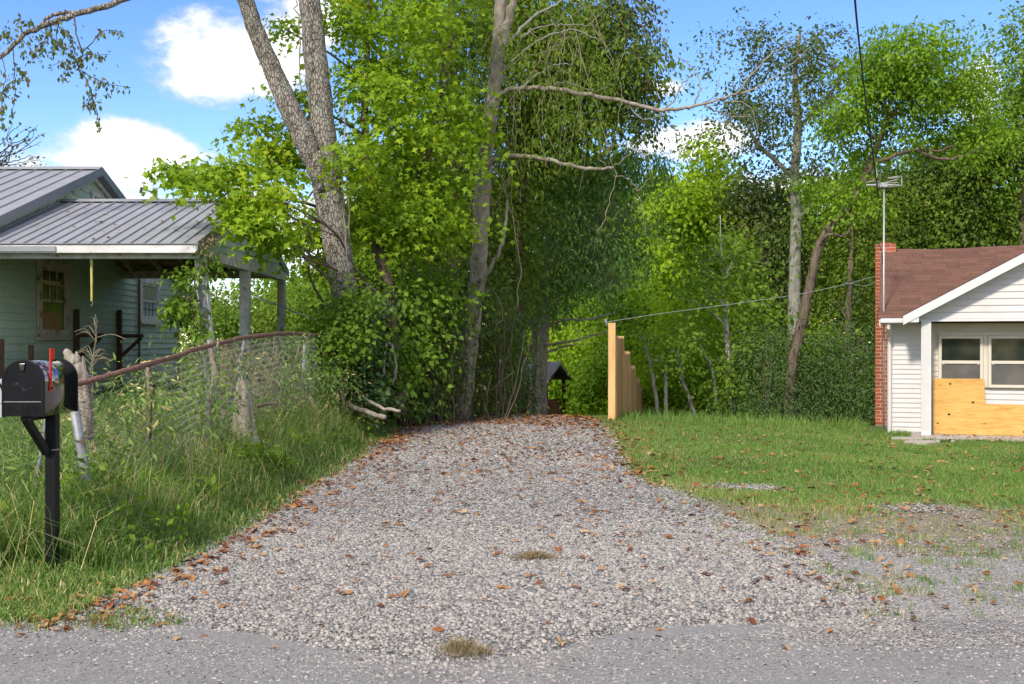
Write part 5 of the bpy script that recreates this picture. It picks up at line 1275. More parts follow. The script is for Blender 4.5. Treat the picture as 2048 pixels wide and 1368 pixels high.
tree('willow_oak', 'green crown with browning leaf tips at the top centre', 'tree',
     [([(1040, 850, 27), (1036, 700, 27), (1032, 560, 27), (1045, 400, 27), (1060, 250, 27), (1080, 100, 27), (1090, -80, 27)], [14, 13, 12, 10, 9, 7, 5])],
     [blob(1070, 90, 27, 80, 110, 1.5, 5580), blob(1140, 200, 27, 90, 90, 1.5, 5270), blob(1180, 70, 27, 80, 90, 1.4, 4340), blob(1060, 280, 27, 80, 90, 1.3, 4650), blob(1240, 170, 26.8, 70, 80, 1.2, 2635), blob(1010, 480, 27, 80, 110, 1.2, 4030), blob(1000, 20, 27, 70, 90, 1.4, 4030)],
     leaf='leaf_green', size=.135, shape='oval', bark='bark_brown', spray=.24, droop=.5,
     extra=lambda t: (foliage_part(t, 'browning_leaves', [blob(1270, 60, 26.3, 42, 80, .8, 800), blob(1290, 150, 26.2, 36, 60, .6, 420), blob(1270, 240, 26.2, 55, 45, .7, 520), blob(1220, 20, 26.4, 60, 50, .8, 600)], 'leaf_olive', .12, 'oval', lps=10, spray=.22, flat=.5, droop=.4),
                      foliage_part(t, 'brown_leaves', [blob(1285, 40, 26.2, 35, 60, .6, 130), blob(1290, 180, 26.2, 40, 50, .6, 140), blob(1085, 120, 26, 80, 90, .8, 160)], 'leaf_brown', .11, 'oval', lps=6, spray=.2)))
# dark cedars in the middle distance
def cedar_extra(blobs_g):
    return lambda t: foliage_part(t, 'dead_needles', blobs_g, 'cedar_grey', .11, 'needle', lps=30, spray=.16, flat=1.0, up=.1, droop=1.1)
tree('cedar_tree', 'dark drooping cedar with grey dead needles above the shelter', 'tree',
     [([(1082, 850, 29), (1084, 760, 29), (1088, 660, 29), (1092, 560, 29), (1100, 420, 29), (1110, 300, 29)], [14, 11, 10, 9, 7, 4]),
      ([(1063, 850, 29.4), (1068, 740, 29.4), (1072, 640, 29.4), (1075, 540, 29.4)], [7, 6, 6, 4]),
      ([(1090, 655, 28.9), (1130, 640, 28.6), (1180, 638, 28.4), (1230, 625, 28.3)], [3, 2.6, 2.2, 1.5]), ([(1088, 690, 28.9), (1120, 686, 28.6), (1170, 675, 28.4), (1220, 662, 28.3)], [3, 2.6, 2, 1.4]), ([(1086, 680, 29), (1060, 640, 29.3), (1050, 620, 29.4)], [3, 2.5, 1.5]), ([(1092, 705, 28.9), (1130, 692, 28.7), (1150, 690, 28.6)], [2.5, 2, 1.4])],
     [blob(1110, 430, 29, 90, 100, 1.6, 4600), blob(1170, 360, 29, 90, 60, 1.4, 3300), blob(1220, 480, 29, 90, 90, 1.4, 3500), blob(1060, 540, 29.5, 70, 80, 1.2, 2600), blob(1150, 560, 29, 110, 70, 1.3, 3300), blob(1260, 330, 30, 80, 40, 1.2, 2200)],
     leaf='cedar', size=.14, shape='narrow', lps=22, spray=.2, flat=.5, droop=.55, bark='bark_pale',
     extra=cedar_extra([blob(1190, 470, 28.2, 32, 55, .5, 1100), blob(1220, 560, 28.2, 24, 30, .4, 600), blob(1150, 420, 28.2, 30, 30, .4, 700), blob(1240, 400, 28.2, 30, 30, .4, 600)]))
tree('cedar_tree', 'dark blue-green evergreen bush left of the shelter at the crest', 'shrub', [([(1000, 845, 25), (1005, 740, 25), (1008, 640, 25)], [7, 5, 3])],
     [blob(1005, 760, 25, 42, 80, .8, 5500), blob(1010, 680, 25, 36, 60, .7, 3500), blob(985, 800, 24.6, 40, 35, .7, 3000)], leaf='leaf_bluedark', size=.10, shape='narrow', lps=18, spray=.2, droop=.4)

# woodland on the right beyond the lawn
def wood(label, stems, blobs, **kw):
    return tree('woodland_tree', label, 'tree', stems, blobs, group='trees of the wood behind the lawn', **kw)
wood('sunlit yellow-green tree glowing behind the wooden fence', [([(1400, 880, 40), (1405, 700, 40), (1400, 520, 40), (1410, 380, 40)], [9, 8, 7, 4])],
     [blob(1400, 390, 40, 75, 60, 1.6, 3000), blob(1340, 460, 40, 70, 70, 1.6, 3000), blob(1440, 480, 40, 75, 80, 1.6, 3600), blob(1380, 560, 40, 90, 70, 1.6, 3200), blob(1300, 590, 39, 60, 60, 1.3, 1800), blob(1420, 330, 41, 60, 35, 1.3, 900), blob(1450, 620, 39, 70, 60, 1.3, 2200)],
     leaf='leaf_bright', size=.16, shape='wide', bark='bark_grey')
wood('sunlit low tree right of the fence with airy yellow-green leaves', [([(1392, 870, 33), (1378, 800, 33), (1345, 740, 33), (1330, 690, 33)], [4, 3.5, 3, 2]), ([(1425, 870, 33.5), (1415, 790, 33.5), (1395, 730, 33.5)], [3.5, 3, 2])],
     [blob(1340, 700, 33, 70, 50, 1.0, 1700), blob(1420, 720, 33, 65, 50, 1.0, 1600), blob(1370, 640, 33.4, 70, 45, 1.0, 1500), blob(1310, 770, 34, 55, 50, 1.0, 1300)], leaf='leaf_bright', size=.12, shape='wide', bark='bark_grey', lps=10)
wood('birch with a white broken top standing on the lawn edge', [([(1467, 870, 31), (1463, 790, 31), (1456, 700, 31), (1452, 640, 31), (1451, 606, 31)], [6.5, 5.8, 5.2, 5, 4.6]), ([(1454, 665, 30.9), (1440, 640, 30.8), (1410, 615, 30.7), (1370, 598, 30.6)], [2.4, 2, 1.6, 1]), ([(1450, 612, 30.9), (1435, 598, 30.8), (1410, 585, 30.8)], [3, 2.2, 1.2]),
      ([(1449, 620, 31.3), (1446, 560, 31.4), (1442, 490, 31.5), (1440, 430, 31.6)], [2, 1.8, 1.4, .9]), ([(1448, 560, 31.3), (1462, 530, 31.3), (1472, 505, 31.4)], [1.8, 1.5, 1]), ([(1446, 530, 31.3), (1430, 505, 31.3), (1415, 490, 31.4)], [2, 1.6, 1])],
     [blob(1470, 700, 31.2, 50, 60, .8, 800), blob(1440, 780, 31.2, 50, 45, .8, 800), blob(1490, 600, 31.6, 60, 55, .9, 900), blob(1445, 520, 31.2, 50, 60, .7, 900), blob(1410, 600, 30.6, 45, 30, .5, 450)], leaf='leaf_mid', size=.12, shape='wide', bark='bark_birch', wig=.006)
wood('tall grey tree with an airy olive crown against the sky', [([(1592, 880, 36), (1588, 700, 36), (1590, 560, 36), (1592, 440, 36), (1590, 340, 36), (1596, 250, 36), (1590, 150, 36), (1600, 60, 36)], [15, 13, 12, 11, 9, 8, 5, 2.5]), ([(1588, 360, 36), (1550, 320, 36), (1510, 280, 36), (1480, 210, 36)], [5, 5, 4, 2]), ([(1592, 440, 36), (1625, 410, 35.7), (1650, 380, 35.5)], [4, 3, 2]), ([(1595, 260, 36), (1650, 200, 36), (1690, 150, 36)], [4, 3, 2])],
     [blob(1500, 150, 36, 75, 70, 1.6, 1500), blob(1590, 100, 36, 70, 55, 1.6, 1300), blob(1450, 230, 36, 55, 60, 1.3, 950), blob(1570, 220, 36, 80, 60, 1.6, 1100), blob(1660, 130, 36, 60, 50, 1.4, 900), blob(1650, 220, 36, 60, 60, 1.4, 700), blob(1500, 300, 36, 60, 50, 1.3, 700), blob(1560, 350, 36.5, 70, 50, 1.3, 900), blob(1650, 330, 36.5, 60, 50, 1.2, 800)],
     leaf='leaf_olive', size=.14, shape='oval', bark='bark_grey', lps=14, spray=.23, limb_r=.06, twigs=8)
wood('leaning brown locust trunk with bright feathery crown beside the antenna', [([(1578, 870, 29.5), (1580, 790, 29.5), (1590, 700, 29.5), (1612, 610, 29.5), (1625, 550, 29.4), (1638, 495, 29.3), (1665, 448, 29.2), (1700, 412, 29.1), (1728, 360, 29), (1745, 310, 29), (1770, 250, 29), (1785, 190, 29)], [11, 10, 10, 9.5, 9, 9, 9, 8.5, 8, 7, 5.5, 3.5]),
      ([(1748, 325, 28.9), (1790, 312, 28.7), (1825, 300, 28.6), (1860, 312, 28.5), (1900, 318, 28.4), (1935, 308, 28.3), (1970, 290, 28.2)], [4, 4, 3.6, 3.2, 3, 2.5, 1.6]), ([(1825, 300, 28.6), (1880, 300, 28.5), (1915, 285, 28.4)], [3, 2.4, 1.5]), ([(1770, 250, 29), (1810, 200, 29), (1850, 150, 29)], [4, 3, 2]),
      ([(1640, 490, 29.2), (1655, 470, 29), (1690, 470, 28.9), (1705, 445, 28.8), (1690, 415, 28.8)], [3, 3, 2.6, 2, 1.4])],
     [blob(1770, 130, 29, 80, 50, 1.5, 3450), blob(1850, 120, 29, 80, 55, 1.5, 3750), blob(1920, 170, 29, 65, 50, 1.3, 2550), blob(1830, 190, 29, 90, 45, 1.4, 3000), blob(1700, 190, 29.3, 55, 60, 1.2, 1500), blob(1680, 240, 29, 45, 30, 1.0, 1050), blob(1780, 270, 29.3, 60, 45, 1.1, 1350), blob(1890, 240, 29, 70, 45, 1.2, 1800), blob(1960, 280, 28.5, 45, 40, .9, 1350), blob(1660, 390, 29.4, 60, 45, 1.0, 1800)],
     leaf='leaf_locust', size=.115, shape='oval', bark='bark_brown', lps=18, spray=.2, flat=.25, up=1.2, droop=.35, wig=.015)
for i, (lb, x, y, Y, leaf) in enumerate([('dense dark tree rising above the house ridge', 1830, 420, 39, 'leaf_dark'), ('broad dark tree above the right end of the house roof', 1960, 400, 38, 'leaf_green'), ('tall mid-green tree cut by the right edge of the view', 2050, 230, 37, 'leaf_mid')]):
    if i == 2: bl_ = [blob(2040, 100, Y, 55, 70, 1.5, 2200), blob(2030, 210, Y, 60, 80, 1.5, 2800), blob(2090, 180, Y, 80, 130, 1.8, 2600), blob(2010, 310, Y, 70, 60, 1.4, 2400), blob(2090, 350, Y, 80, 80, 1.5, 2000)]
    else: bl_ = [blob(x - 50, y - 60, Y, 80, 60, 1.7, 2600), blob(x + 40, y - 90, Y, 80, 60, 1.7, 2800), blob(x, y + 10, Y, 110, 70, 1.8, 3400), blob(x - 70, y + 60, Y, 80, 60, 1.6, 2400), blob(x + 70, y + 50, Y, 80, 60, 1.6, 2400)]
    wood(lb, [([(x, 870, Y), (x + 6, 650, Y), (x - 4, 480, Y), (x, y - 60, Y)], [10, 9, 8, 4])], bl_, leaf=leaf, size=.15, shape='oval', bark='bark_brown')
wood('mid-green tree between the grey trunk and the house chimney', [([(1700, 870, 35), (1695, 700, 35), (1702, 520, 35)], [8, 7, 5])],
     [blob(1700, 480, 36, 75, 70, 1.4, 3000), blob(1740, 580, 36, 70, 80, 1.4, 3000), blob(1660, 590, 37, 60, 80, 1.3, 2400), blob(1720, 400, 37, 70, 45, 1.3, 1700)], leaf='leaf_green', size=.14, shape='oval')
wood('dark olive tree behind the birch', [([(1530, 870, 38), (1535, 700, 38), (1528, 500, 38)], [8, 7, 5])],
     [blob(1530, 450, 38, 70, 75, 1.4, 2800), blob(1500, 560, 38, 60, 70, 1.4, 2200), blob(1560, 560, 38, 60, 70, 1.4, 2400), blob(1540, 390, 38, 60, 40, 1.2, 1400), blob(1480, 390, 39, 50, 55, 1.2, 1300)], leaf='leaf_olive', size=.15, shape='oval')
wood('shaded green tree behind the fence top', [([(1255, 880, 37), (1258, 760, 37), (1250, 640, 37)], [7, 6, 4])],
     [blob(1250, 640, 37, 70, 70, 1.3, 2800), blob(1210, 720, 37, 60, 60, 1.2, 2200), blob(1300, 680, 37, 55, 60, 1.2, 2000), blob(1170, 780, 38, 60, 55, 1.2, 2400), blob(1230, 560, 37.5, 70, 50, 1.2, 1700)], leaf='leaf_locust', size=.13, shape='wide')
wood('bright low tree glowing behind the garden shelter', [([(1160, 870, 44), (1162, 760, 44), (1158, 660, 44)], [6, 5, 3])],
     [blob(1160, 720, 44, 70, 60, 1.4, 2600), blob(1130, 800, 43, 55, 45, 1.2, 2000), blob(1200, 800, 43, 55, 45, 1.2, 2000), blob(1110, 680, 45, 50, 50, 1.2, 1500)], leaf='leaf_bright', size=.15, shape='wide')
for i, (lb, pts) in enumerate([('thin leaning sapling just right of the fence end', [(1318, 870, 30), (1312, 790, 30), (1300, 730, 30), (1290, 690, 30)]), ('straight pale sapling stem behind the lawn edge', [(1335, 880, 30), (1332, 790, 30), (1331, 730, 30)]), ('slanting sapling between fence and birch', [(1400, 870, 30.5), (1380, 800, 30.5), (1362, 745, 30.5), (1358, 710, 30.5)]), ('short dark sapling left of the birch', [(1440, 870, 31), (1432, 800, 31), (1425, 740, 31), (1400, 690, 31)])]):
    tree('sapling', lb, 'sapling', [(pts, [4.5, 4, 3, 2][:len(pts)])], [blob(pts[-1][0], pts[-1][1] - 10, pts[-1][2], 34, 30, .6, 260)], leaf='leaf_mid', size=.10, shape='wide', bark='bark_grey', group='saplings at the edge of the lawn', limb_r=.015)
# shrubs
def shrub(label, blobs, leaf, size=.10, shape='oval', group='shrubs under the trees', **kw):
    return tree('shrub', label, 'shrub', [], blobs, leaf=leaf, size=size, shape=shape, group=group, **kw)
shrub('grey-green evergreen shrub at the foot of the leaning trunk', [blob(1530, 790, 30, 70, 70, 1.0, 3200), blob(1600, 730, 30, 60, 80, 1.0, 3000), blob(1500, 700, 30.5, 45, 50, .9, 1600), blob(1570, 820, 29.5, 60, 40, .9, 1800)], 'leaf_bluedark', .11, 'narrow', lps=20)
shrub('tall grey-green evergreen shrub left of the chimney', [blob(1710, 680, 30, 55, 80, 1.0, 3400), blob(1740, 780, 29.5, 50, 70, .9, 2800), blob(1690, 800, 29.5, 50, 60, .9, 2200)], 'leaf_bluedark', .11, 'narrow', lps=20)
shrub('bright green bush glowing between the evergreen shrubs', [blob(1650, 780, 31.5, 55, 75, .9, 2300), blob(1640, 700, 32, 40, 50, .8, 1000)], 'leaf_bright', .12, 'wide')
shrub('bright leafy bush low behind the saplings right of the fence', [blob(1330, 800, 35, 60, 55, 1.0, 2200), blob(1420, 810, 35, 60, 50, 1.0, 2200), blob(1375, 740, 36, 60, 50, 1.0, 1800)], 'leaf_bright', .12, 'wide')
shrub('leafy green thicket under the maple', [blob(800, 640, 20.5, 70, 70, .8, 2100), blob(840, 560, 21, 60, 60, .8, 1700), blob(770, 700, 20, 45, 50, .6, 1100), blob(760, 590, 20, 40, 45, .6, 800)], 'leaf_mid', .10, 'wide')
shrub('reddish-tinged thicket at the foot of the dead trunk', [blob(865, 690, 21.6, 42, 70, .6, 1500), blob(855, 780, 21, 42, 50, .6, 1300), blob(915, 770, 23.2, 45, 55, .4, 1100)], 'leaf_olive', .085, 'oval', twigs=9)
shrub('feathery green bush by the driveway crest', [blob(975, 720, 23.4, 46, 80, .6, 2600), blob(975, 800, 22.9, 40, 40, .5, 1500), blob(990, 640, 23.6, 45, 60, .6, 1500)], 'leaf_green', .09, 'narrow', lps=20, twigs=8)
shrub('low dark undergrowth left of the dead trunk base', [blob(830, 730, 22, 60, 60, .7, 1800), blob(790, 780, 20.6, 40, 45, .5, 1100), blob(900, 600, 23, 60, 60, .8, 1800)], 'leaf_dark', .10, 'wide')
for i, (x, Y, w, hh, lf) in enumerate([(440, 38, 60, 60, 'leaf_pale'), (520, 40, 60, 65, 'leaf_pale'), (590, 36, 50, 60, 'leaf_mid'), (470, 33, 60, 35, 'leaf_mid'), (640, 30, 50, 80, 'leaf_mid'), (380, 42, 60, 50, 'leaf_pale'), (555, 33, 40, 35, 'leaf_green')]):
    lb = ['pale olive shrub seen between leaning post and middle post', 'pale olive shrub between the middle and rear porch posts', 'yellow-green shrub right of the rear porch post', 'low green bush behind the leaning porch post', 'green bush beside the forked trunk behind the porch', 'pale shrub behind the leaning post near the rear window', 'low green bush at the foot of the rear porch post'][i]
    shrub(lb, [blob(x, 650 - hh * .3, Y, w, hh, 1.2, 2400), blob(x + 10, 700, Y - .5, w, 30, 1.2, 1000), blob(x - 20, 740, Y - 1, w, 40, 1.2, 1200)], lf, .12, 'oval', group='shrubs behind the porch', spray=.24)
# bare tree behind the left roof
def bare_extra(t):
    mb = MB(); P_ = []
    for i in range(15):
        a0 = rng.uniform(-60, 0); pts = [(a0, 345 + rng.normal() * 6)]
        ex, ey = rng.uniform(10, 105), rng.uniform(240, 335)
        for j in range(1, 5):
            t_ = j / 4; pts.append((a0 + (ex - a0) * t_ + rng.normal() * 5, pts[0][1] + (ey - pts[0][1]) * t_ ** .8 + rng.normal() * 4))
        Q_, r_ = smooth_path([px(a, b, 31 + rng.normal() * .2) for a, b in pts], np.linspace(1.6, .5, 5) * 31 / F, 4, .02); mb.tube(Q_, r_, 4); P_.append(Q_)
    obj('twigs', mb, M['twig'], t)
    Q_ = np.concatenate(P_); i = rng.integers(0, len(Q_), 170); n = len(i)
    V, Fc, k = leaf_mesh(Q_[i] + rng.normal(size=(n, 3)) * .06, rng.normal(size=(n, 3)) + np.array([0, 0, -.5]), rng.normal(size=(n, 3)), .13 * (.6 + .6 * rng.random(n)), 'oval')
    big_mesh('leaves', V, Fc, M['leaf_olive'], t, np.repeat(rng.random(n), k))
tree('bare_tree', 'nearly leafless tree showing above the left end of the grey roof', 'tree', [([(-60, 860, 31), (-55, 600, 31), (-50, 420, 31), (-30, 330, 31), (-10, 270, 31), (0, 215, 31)], [12, 11, 10, 6, 4, 2])], [], limbs=False, bark='bark_grey', extra=bare_extra)
# far wood closing the view
V_all = []; bl_ = []
for i in range(46):
    x = 560 + i * 36 + rng.normal() * 12; Y = rng.uniform(50, 60)
    if x < 700: topy = 560
    elif x < 1250: topy = 330 + rng.normal() * 25
    else: topy = 395 + rng.normal() * 30
    yb = 880
    n_ = 4
    for j in range(n_):
        yy = topy + (yb - topy) * (j + .5) / n_
        bl_.append(blob(x + rng.normal() * 10, yy, Y + rng.normal(), 50, (yb - topy) / n_ * .8, 1.8, 680))
P_, D_, N_, S_, Vv_ = crown_leaves(bl_, .34, 14, .6, .55)
V, Fc, k = leaf_mesh(P_, D_, N_, S_, 'wide')
props(big_mesh('far_wood', V, Fc, M['leaf_mid'], attr=np.repeat(Vv_, k)), 'dense green wood closing the view far behind the nearer trees', 'wood', kind='stuff')

# the wood across the road behind the viewer (mirrored in panes and mailbox)
bl_ = [(np.array((x + rng.normal(), -26 + rng.normal() * 2, z)), (3.2, 2, 2.4), 240) for x in np.arange(-44, 48, 4.4) for z in (1.5, 4.5)]
P_, D_, N_, S_, Vv_ = crown_leaves(bl_, .6, 14, .6, .8)
V, Fc, k = leaf_mesh(P_, D_, N_, S_, 'wide')
props(big_mesh('far_wood', V, Fc, M['leaf_dark'], attr=np.repeat(Vv_, k)), 'row of dark trees across the road mirrored in the window panes', 'wood', kind='stuff')

# ------------------------------------------------------------------ grass
def blades(x, y, h, w, lean, v, seg=2, zoff=0.0):
    n = len(x); z = gz(x, y) + zoff
    a = rng.random(n) * 2 * np.pi; d = np.stack([np.cos(a), np.sin(a), np.zeros(n)], -1)
    b = rng.random(n) * 2 * np.pi; s = np.stack([np.cos(b), np.sin(b), np.zeros(n)], -1)
    base = np.stack([x, y, z], -1)
    L = lean * h
    upv = np.array([0, 0, 1.0])
    if seg == 1:
        tip = base + d * L[:, None] + upv * (h * np.sqrt(np.maximum(.05, 1 - lean ** 2)))[:, None]
        V = np.stack([base - s * w[:, None] / 2, base + s * w[:, None] / 2, tip], 1).reshape(-1, 3)
        Fc = np.arange(n * 3).reshape(-1, 3); return V, [Fc], np.repeat(v, 3)
    m1 = base + d * (L * .3)[:, None] + upv * (h * .55)[:, None]
    tip = base + d * L[:, None] + upv * (h * np.clip(1.0 - .55 * lean ** 2, .15, 1))[:, None]
    V = np.stack([base - s * w[:, None] / 2, base + s * w[:, None] / 2, m1 + s * w[:, None] * .4, m1 - s * w[:, None] * .4, tip], 1).reshape(-1, 3)
    o = np.arange(n)[:, None] * 5
    return V, [o + np.array([[0, 1, 2, 3]]), o + np.array([[3, 2, 4]])], np.repeat(v, 5)
def join(parts):
    V = []; Fd = {}; A_ = []; o = 0
    for v, fs, a in parts:
        for f in fs: Fd.setdefault(f.shape[1], []).append(f + o)
        V.append(v); A_.append(a); o += len(v)
    return np.concatenate(V), [np.concatenate(f) for f in Fd.values()], np.concatenate(A_)
# lawn right of the drive
def lawn_density(x, y):
    edge = XR(y) + .02
    d = smooth((x - edge) / .5 + .3)
    d = d * smooth((y - 8.3 + .9 * vnoise(x, y, 1.2, 9)) / 3.4)
    pat = np.clip(.7 + 1.1 * vnoise(x, y, 1.5, 12) * smooth((14.5 - y) / 4) + .25 * vnoise(x, y, 5, 13), 0.05, 1)
    for (cx_, cy_, a_, b_) in ((2.55, 12.1, .4, .35), (3.9, 10.5, .42, .3), (3.55, 9.0, .25, .15)):
        d = d * np.clip(((x - cx_) / a_) ** 2 + ((y - cy_) / b_) ** 2 - .35 + .9 * vnoise(x, y, 7, 17), 0, 1)
    return d * pat
parts = []
n = 290000
y = 8.0 + 15.8 * rng.random(n) ** .9; x = 1.3 + (np.minimum(y * .52, 11.5) - 1.0) * rng.random(n)
keep = rng.random(n) < lawn_density(x, y)
c = H(.4, -1.45, 0)
# keep the blades out of house, slab and chimney
pp = (x - HC.x) * CA - (y - HC.y) * SA; qq = (x - HC.x) * SA + (y - HC.y) * CA
keep &= ~((pp > -.4) & (qq > .0)) & ~((pp > .42) & (qq > -1.5))
x, y = x[keep], y[keep]; n = len(x)
dry = .05 + .22 * np.clip(vnoise(x, y, 1.1, 43) + .2, 0, 1) + smooth((13.5 - y) / 5) * .4 + .25 * np.clip(1 - (x - XR(y)) / 1.2, 0, 1)
v = np.clip(.40 + .2 * vnoise(x, y, .8, 3) + .1 * vnoise(x, y, 3.1, 5) + .15 * rng.normal(size=n) + dry * rng.random(n), 0, .93); v = np.where(rng.random(n) < .05 + .35 * dry, .95, v)
h = (.022 + .045 * rng.random(n)) * (1 + .4 * np.clip(vnoise(x, y, 2.2, 41), -1, 1)) * (1 + .8 * smooth((y - 19.5) / 3.5)); parts.append(blades(x, y, h, .006 + .004 * rng.random(n) + y * .00022, .2 + .6 * rng.random(n), v, 1))
n = 2600                                                             # taller fringe at the crest
y = 21.5 + 2.2 * rng.random(n); x = 2.2 + 9 * rng.random(n)
pp = (x - HC.x) * CA - (y - HC.y) * SA; qq = (x - HC.x) * SA + (y - HC.y) * CA; kk = ~((pp > -.5) & (qq > -.1)); x, y = x[kk], y[kk]; n = len(x)
parts.append(blades(x, y, .12 + .22 * rng.random(n), .011 * np.ones(n), .2 + .6 * rng.random(n), np.clip(.5 + .2 * rng.normal(size=n), 0, .9)))
V, Fl, Av = join(parts)
props(big_mesh('lawn_grass', V, Fl, M['grass'], attr=Av), 'short patchy green lawn grass right of the driveway', 'grass', kind='stuff')
# sparse tufts on the apron and driveway margins
parts = []
nt_ = 420
tx = np.concatenate([2.0 + 3.2 * rng.random(220), XR(6 + 17 * rng.random(120)) + .1, -4.2 + 2.4 * rng.random(80)]); ty = np.concatenate([6.3 + 3 * rng.random(220), 8 + 15 * rng.random(120), 6.05 + .45 * rng.random(80)])
for i in range(nt_):
    k = rng.integers(8, 26); x = tx[i] + rng.normal(size=k) * .045; y = ty[i] + rng.normal(size=k) * .045
    parts.append(blades(x, y, .03 + .05 * rng.random(k), .005 * np.ones(k), .3 + .6 * rng.random(k), np.clip(.45 + .25 * rng.normal(size=k) + (rng.random() < .35) * .4, 0, 1), 2, .012))
V, Fl, Av = join(parts)
props(big_mesh('grass_tufts', V, Fl, M['grass'], attr=Av), 'sparse grass tufts rooting in the stony apron and road edge', 'grass', kind='stuff')
# tall rough grass on the left bank
def bank_ok(x, y):
    return (x < XL(y) + .02) & (y > 6.15 + .1 * vnoise(x, y * 0, 3, 2))
parts = []
n = 60000
y = 6.15 + 16.5 * rng.random(n) ** 1.35; x = XL(y) + .06 - (np.minimum(1.2 + .33 * (y - 6), 3.0)) * rng.random(n) ** .85
k = bank_ok(x, y); x, y = x[k], y[k]; n = len(x)
dist = XL(y) - x
hmax = .08 + .32 * smooth(dist / .9) * smooth((y - 6.2) / 1.2) * (1 - .45 * smooth((y - 15) / 5))
h = hmax * (.5 + .8 * rng.random(n)); h = np.where((np.abs(x + 3.03) < .45) & (y < 7.44), np.minimum(h, .05 + .05 * rng.random(n)), h); v = np.clip(.38 + .16 * vnoise(x, y, 1.4, 21) + .17 * rng.normal(size=n), 0, 1); v = np.where(rng.random(n) < .08 + .05 * vnoise(x, y, .9, 4), .86 + .14 * rng.random(n), v)
parts.append(blades(x, y, h, .0055 + .003 * rng.random(n) + y * .0002, .25 + .85 * rng.random(n), v))
n = 1500                                                              # long arching stems
y = 6.7 + 11 * rng.random(n) ** 1.2; x = XL(y) - .45 - 1.5 * rng.random(n)
parts.append(blades(x, y, .4 + .45 * rng.random(n), .005 * np.ones(n), .5 + .8 * rng.random(n), np.where(rng.random(n) < .3, .85 + .15 * rng.random(n), .3 + .3 * rng.random(n))))
n = 2600                                                              # rank weeds tangled in the fence
y = 8.6 + 10 * rng.random(n); x = FXL + .05 + .28 * rng.normal(size=n)
k = x < XL(y) - .3; x, y = x[k], y[k]; n = len(x)
parts.append(blades(x, y, (.35 + .65 * rng.random(n)) * (.65 + .35 * vnoise(x * 0, y, 2.5, 51)), .006 * np.ones(n), .15 + .6 * rng.random(n), np.where(rng.random(n) < .35, .84 + .16 * rng.random(n), .25 + .4 * rng.random(n))))
V, Fl, Av = join(parts)
props(big_mesh('bank_grass', V, Fl, M['tall_grass'], attr=Av), 'long tangled grass covering the left bank below the fence', 'grass', kind='stuff')
# yard grass behind the chain link fence
n = 42000
y = 9.0 + 14 * rng.random(n); x = -3.3 - 5.0 * rng.random(n); k = x > XW + .1; x, y = x[k], y[k]; n = len(x)
V, Fl, Av = blades(x, y, .05 + .10 * rng.random(n), .009 + y * .0003, .2 + .6 * rng.random(n), np.clip(.5 + .18 * rng.normal(size=n) + .15 * vnoise(x, y, .7, 6), 0, .95), 1)
props(big_mesh('yard_grass', V, Fl, M['grass'], attr=Av), 'sunny yard grass behind the chain link fence', 'grass', kind='stuff')
# dry brush tangled along the fence
mb = MB()
for i in range(230):
    y0_ = rng.uniform(12.5, 18.0); x0_ = FXL - .05 - abs(rng.normal()) * .25 + (y0_ - 12) * .02; z0_ = g1(x0_, y0_)
    pts = [Vector((x0_, y0_, z0_ + rng.uniform(.2, 1.25)))]
    ln = rng.uniform(.3, 1.0)
    for j in range(3): pts.append(pts[-1] + Vector((rng.normal() * .09, rng.normal() * .09, -ln / 3)))
    if pts[-1].z < z0_ - .05: pts[-1].z = z0_
    Q_, r_ = smooth_path(pts, np.linspace(.008, .004, 4), 3); mb.tube(Q_, r_, 3, cap=False)
props(obj('dry_brush', mb, M['vine']), 'pale dry vine stems hanging on the chain link fence near the forked tree', 'brush', kind='stuff')
P_, D_, N_, S_, Vv_ = crown_leaves([blob(560, 740, 15.2, 60, 60, .4, 1300), blob(640, 760, 17.4, 50, 60, .4, 1300), blob(360, 790, 11, 90, 45, .4, 1000), blob(240, 790, 9.6, 60, 50, .3, 600), blob(450, 760, 12.4, 60, 60, .4, 800), blob(520, 810, 13.5, 50, 40, .3, 350), blob(60, 930, 8.4, 60, 70, .3, 220), blob(760, 800, 19.6, 60, 26, .5, 500)], .07, 8, .9, .16)
V, Fc, k = leaf_mesh(P_, D_, N_, S_, 'narrow')
props(big_mesh('fence_weeds', V, Fc, M['tall_grass'], attr=np.repeat(Vv_, k)), 'small mixed weed leaves tangled through the chain link fence', 'weeds', kind='stuff')
# broad-leaved weeds mixed into the bank grass
bl_ = []
for i in range(120):
    y_ = 6.9 + 12 * rng.random() ** 1.3; x_ = float(XL(y_)) - .35 - rng.random() * min(1.6, .5 + .15 * (y_ - 6)); h_ = .10 + .22 * rng.random()
    if y_ < 7.6 and abs(x_ + 3.03) < .55: continue
    bl_.append((np.array((x_, y_, g1(x_, y_) + h_)), (.16, .16, h_ * .8), int(22 + 40 * rng.random())))
P_, D_, N_, S_, Vv_ = crown_leaves(bl_, .055, 7, .7, .06, 1.0, .2)
V, Fc, k = leaf_mesh(P_, D_, N_, S_, 'oval')
props(big_mesh('bank_weeds', V, Fc, M['leaf_mid'], attr=np.repeat(Vv_, k)), 'small green broad-leaved weeds mixed into the bank grass', 'weeds', kind='stuff')
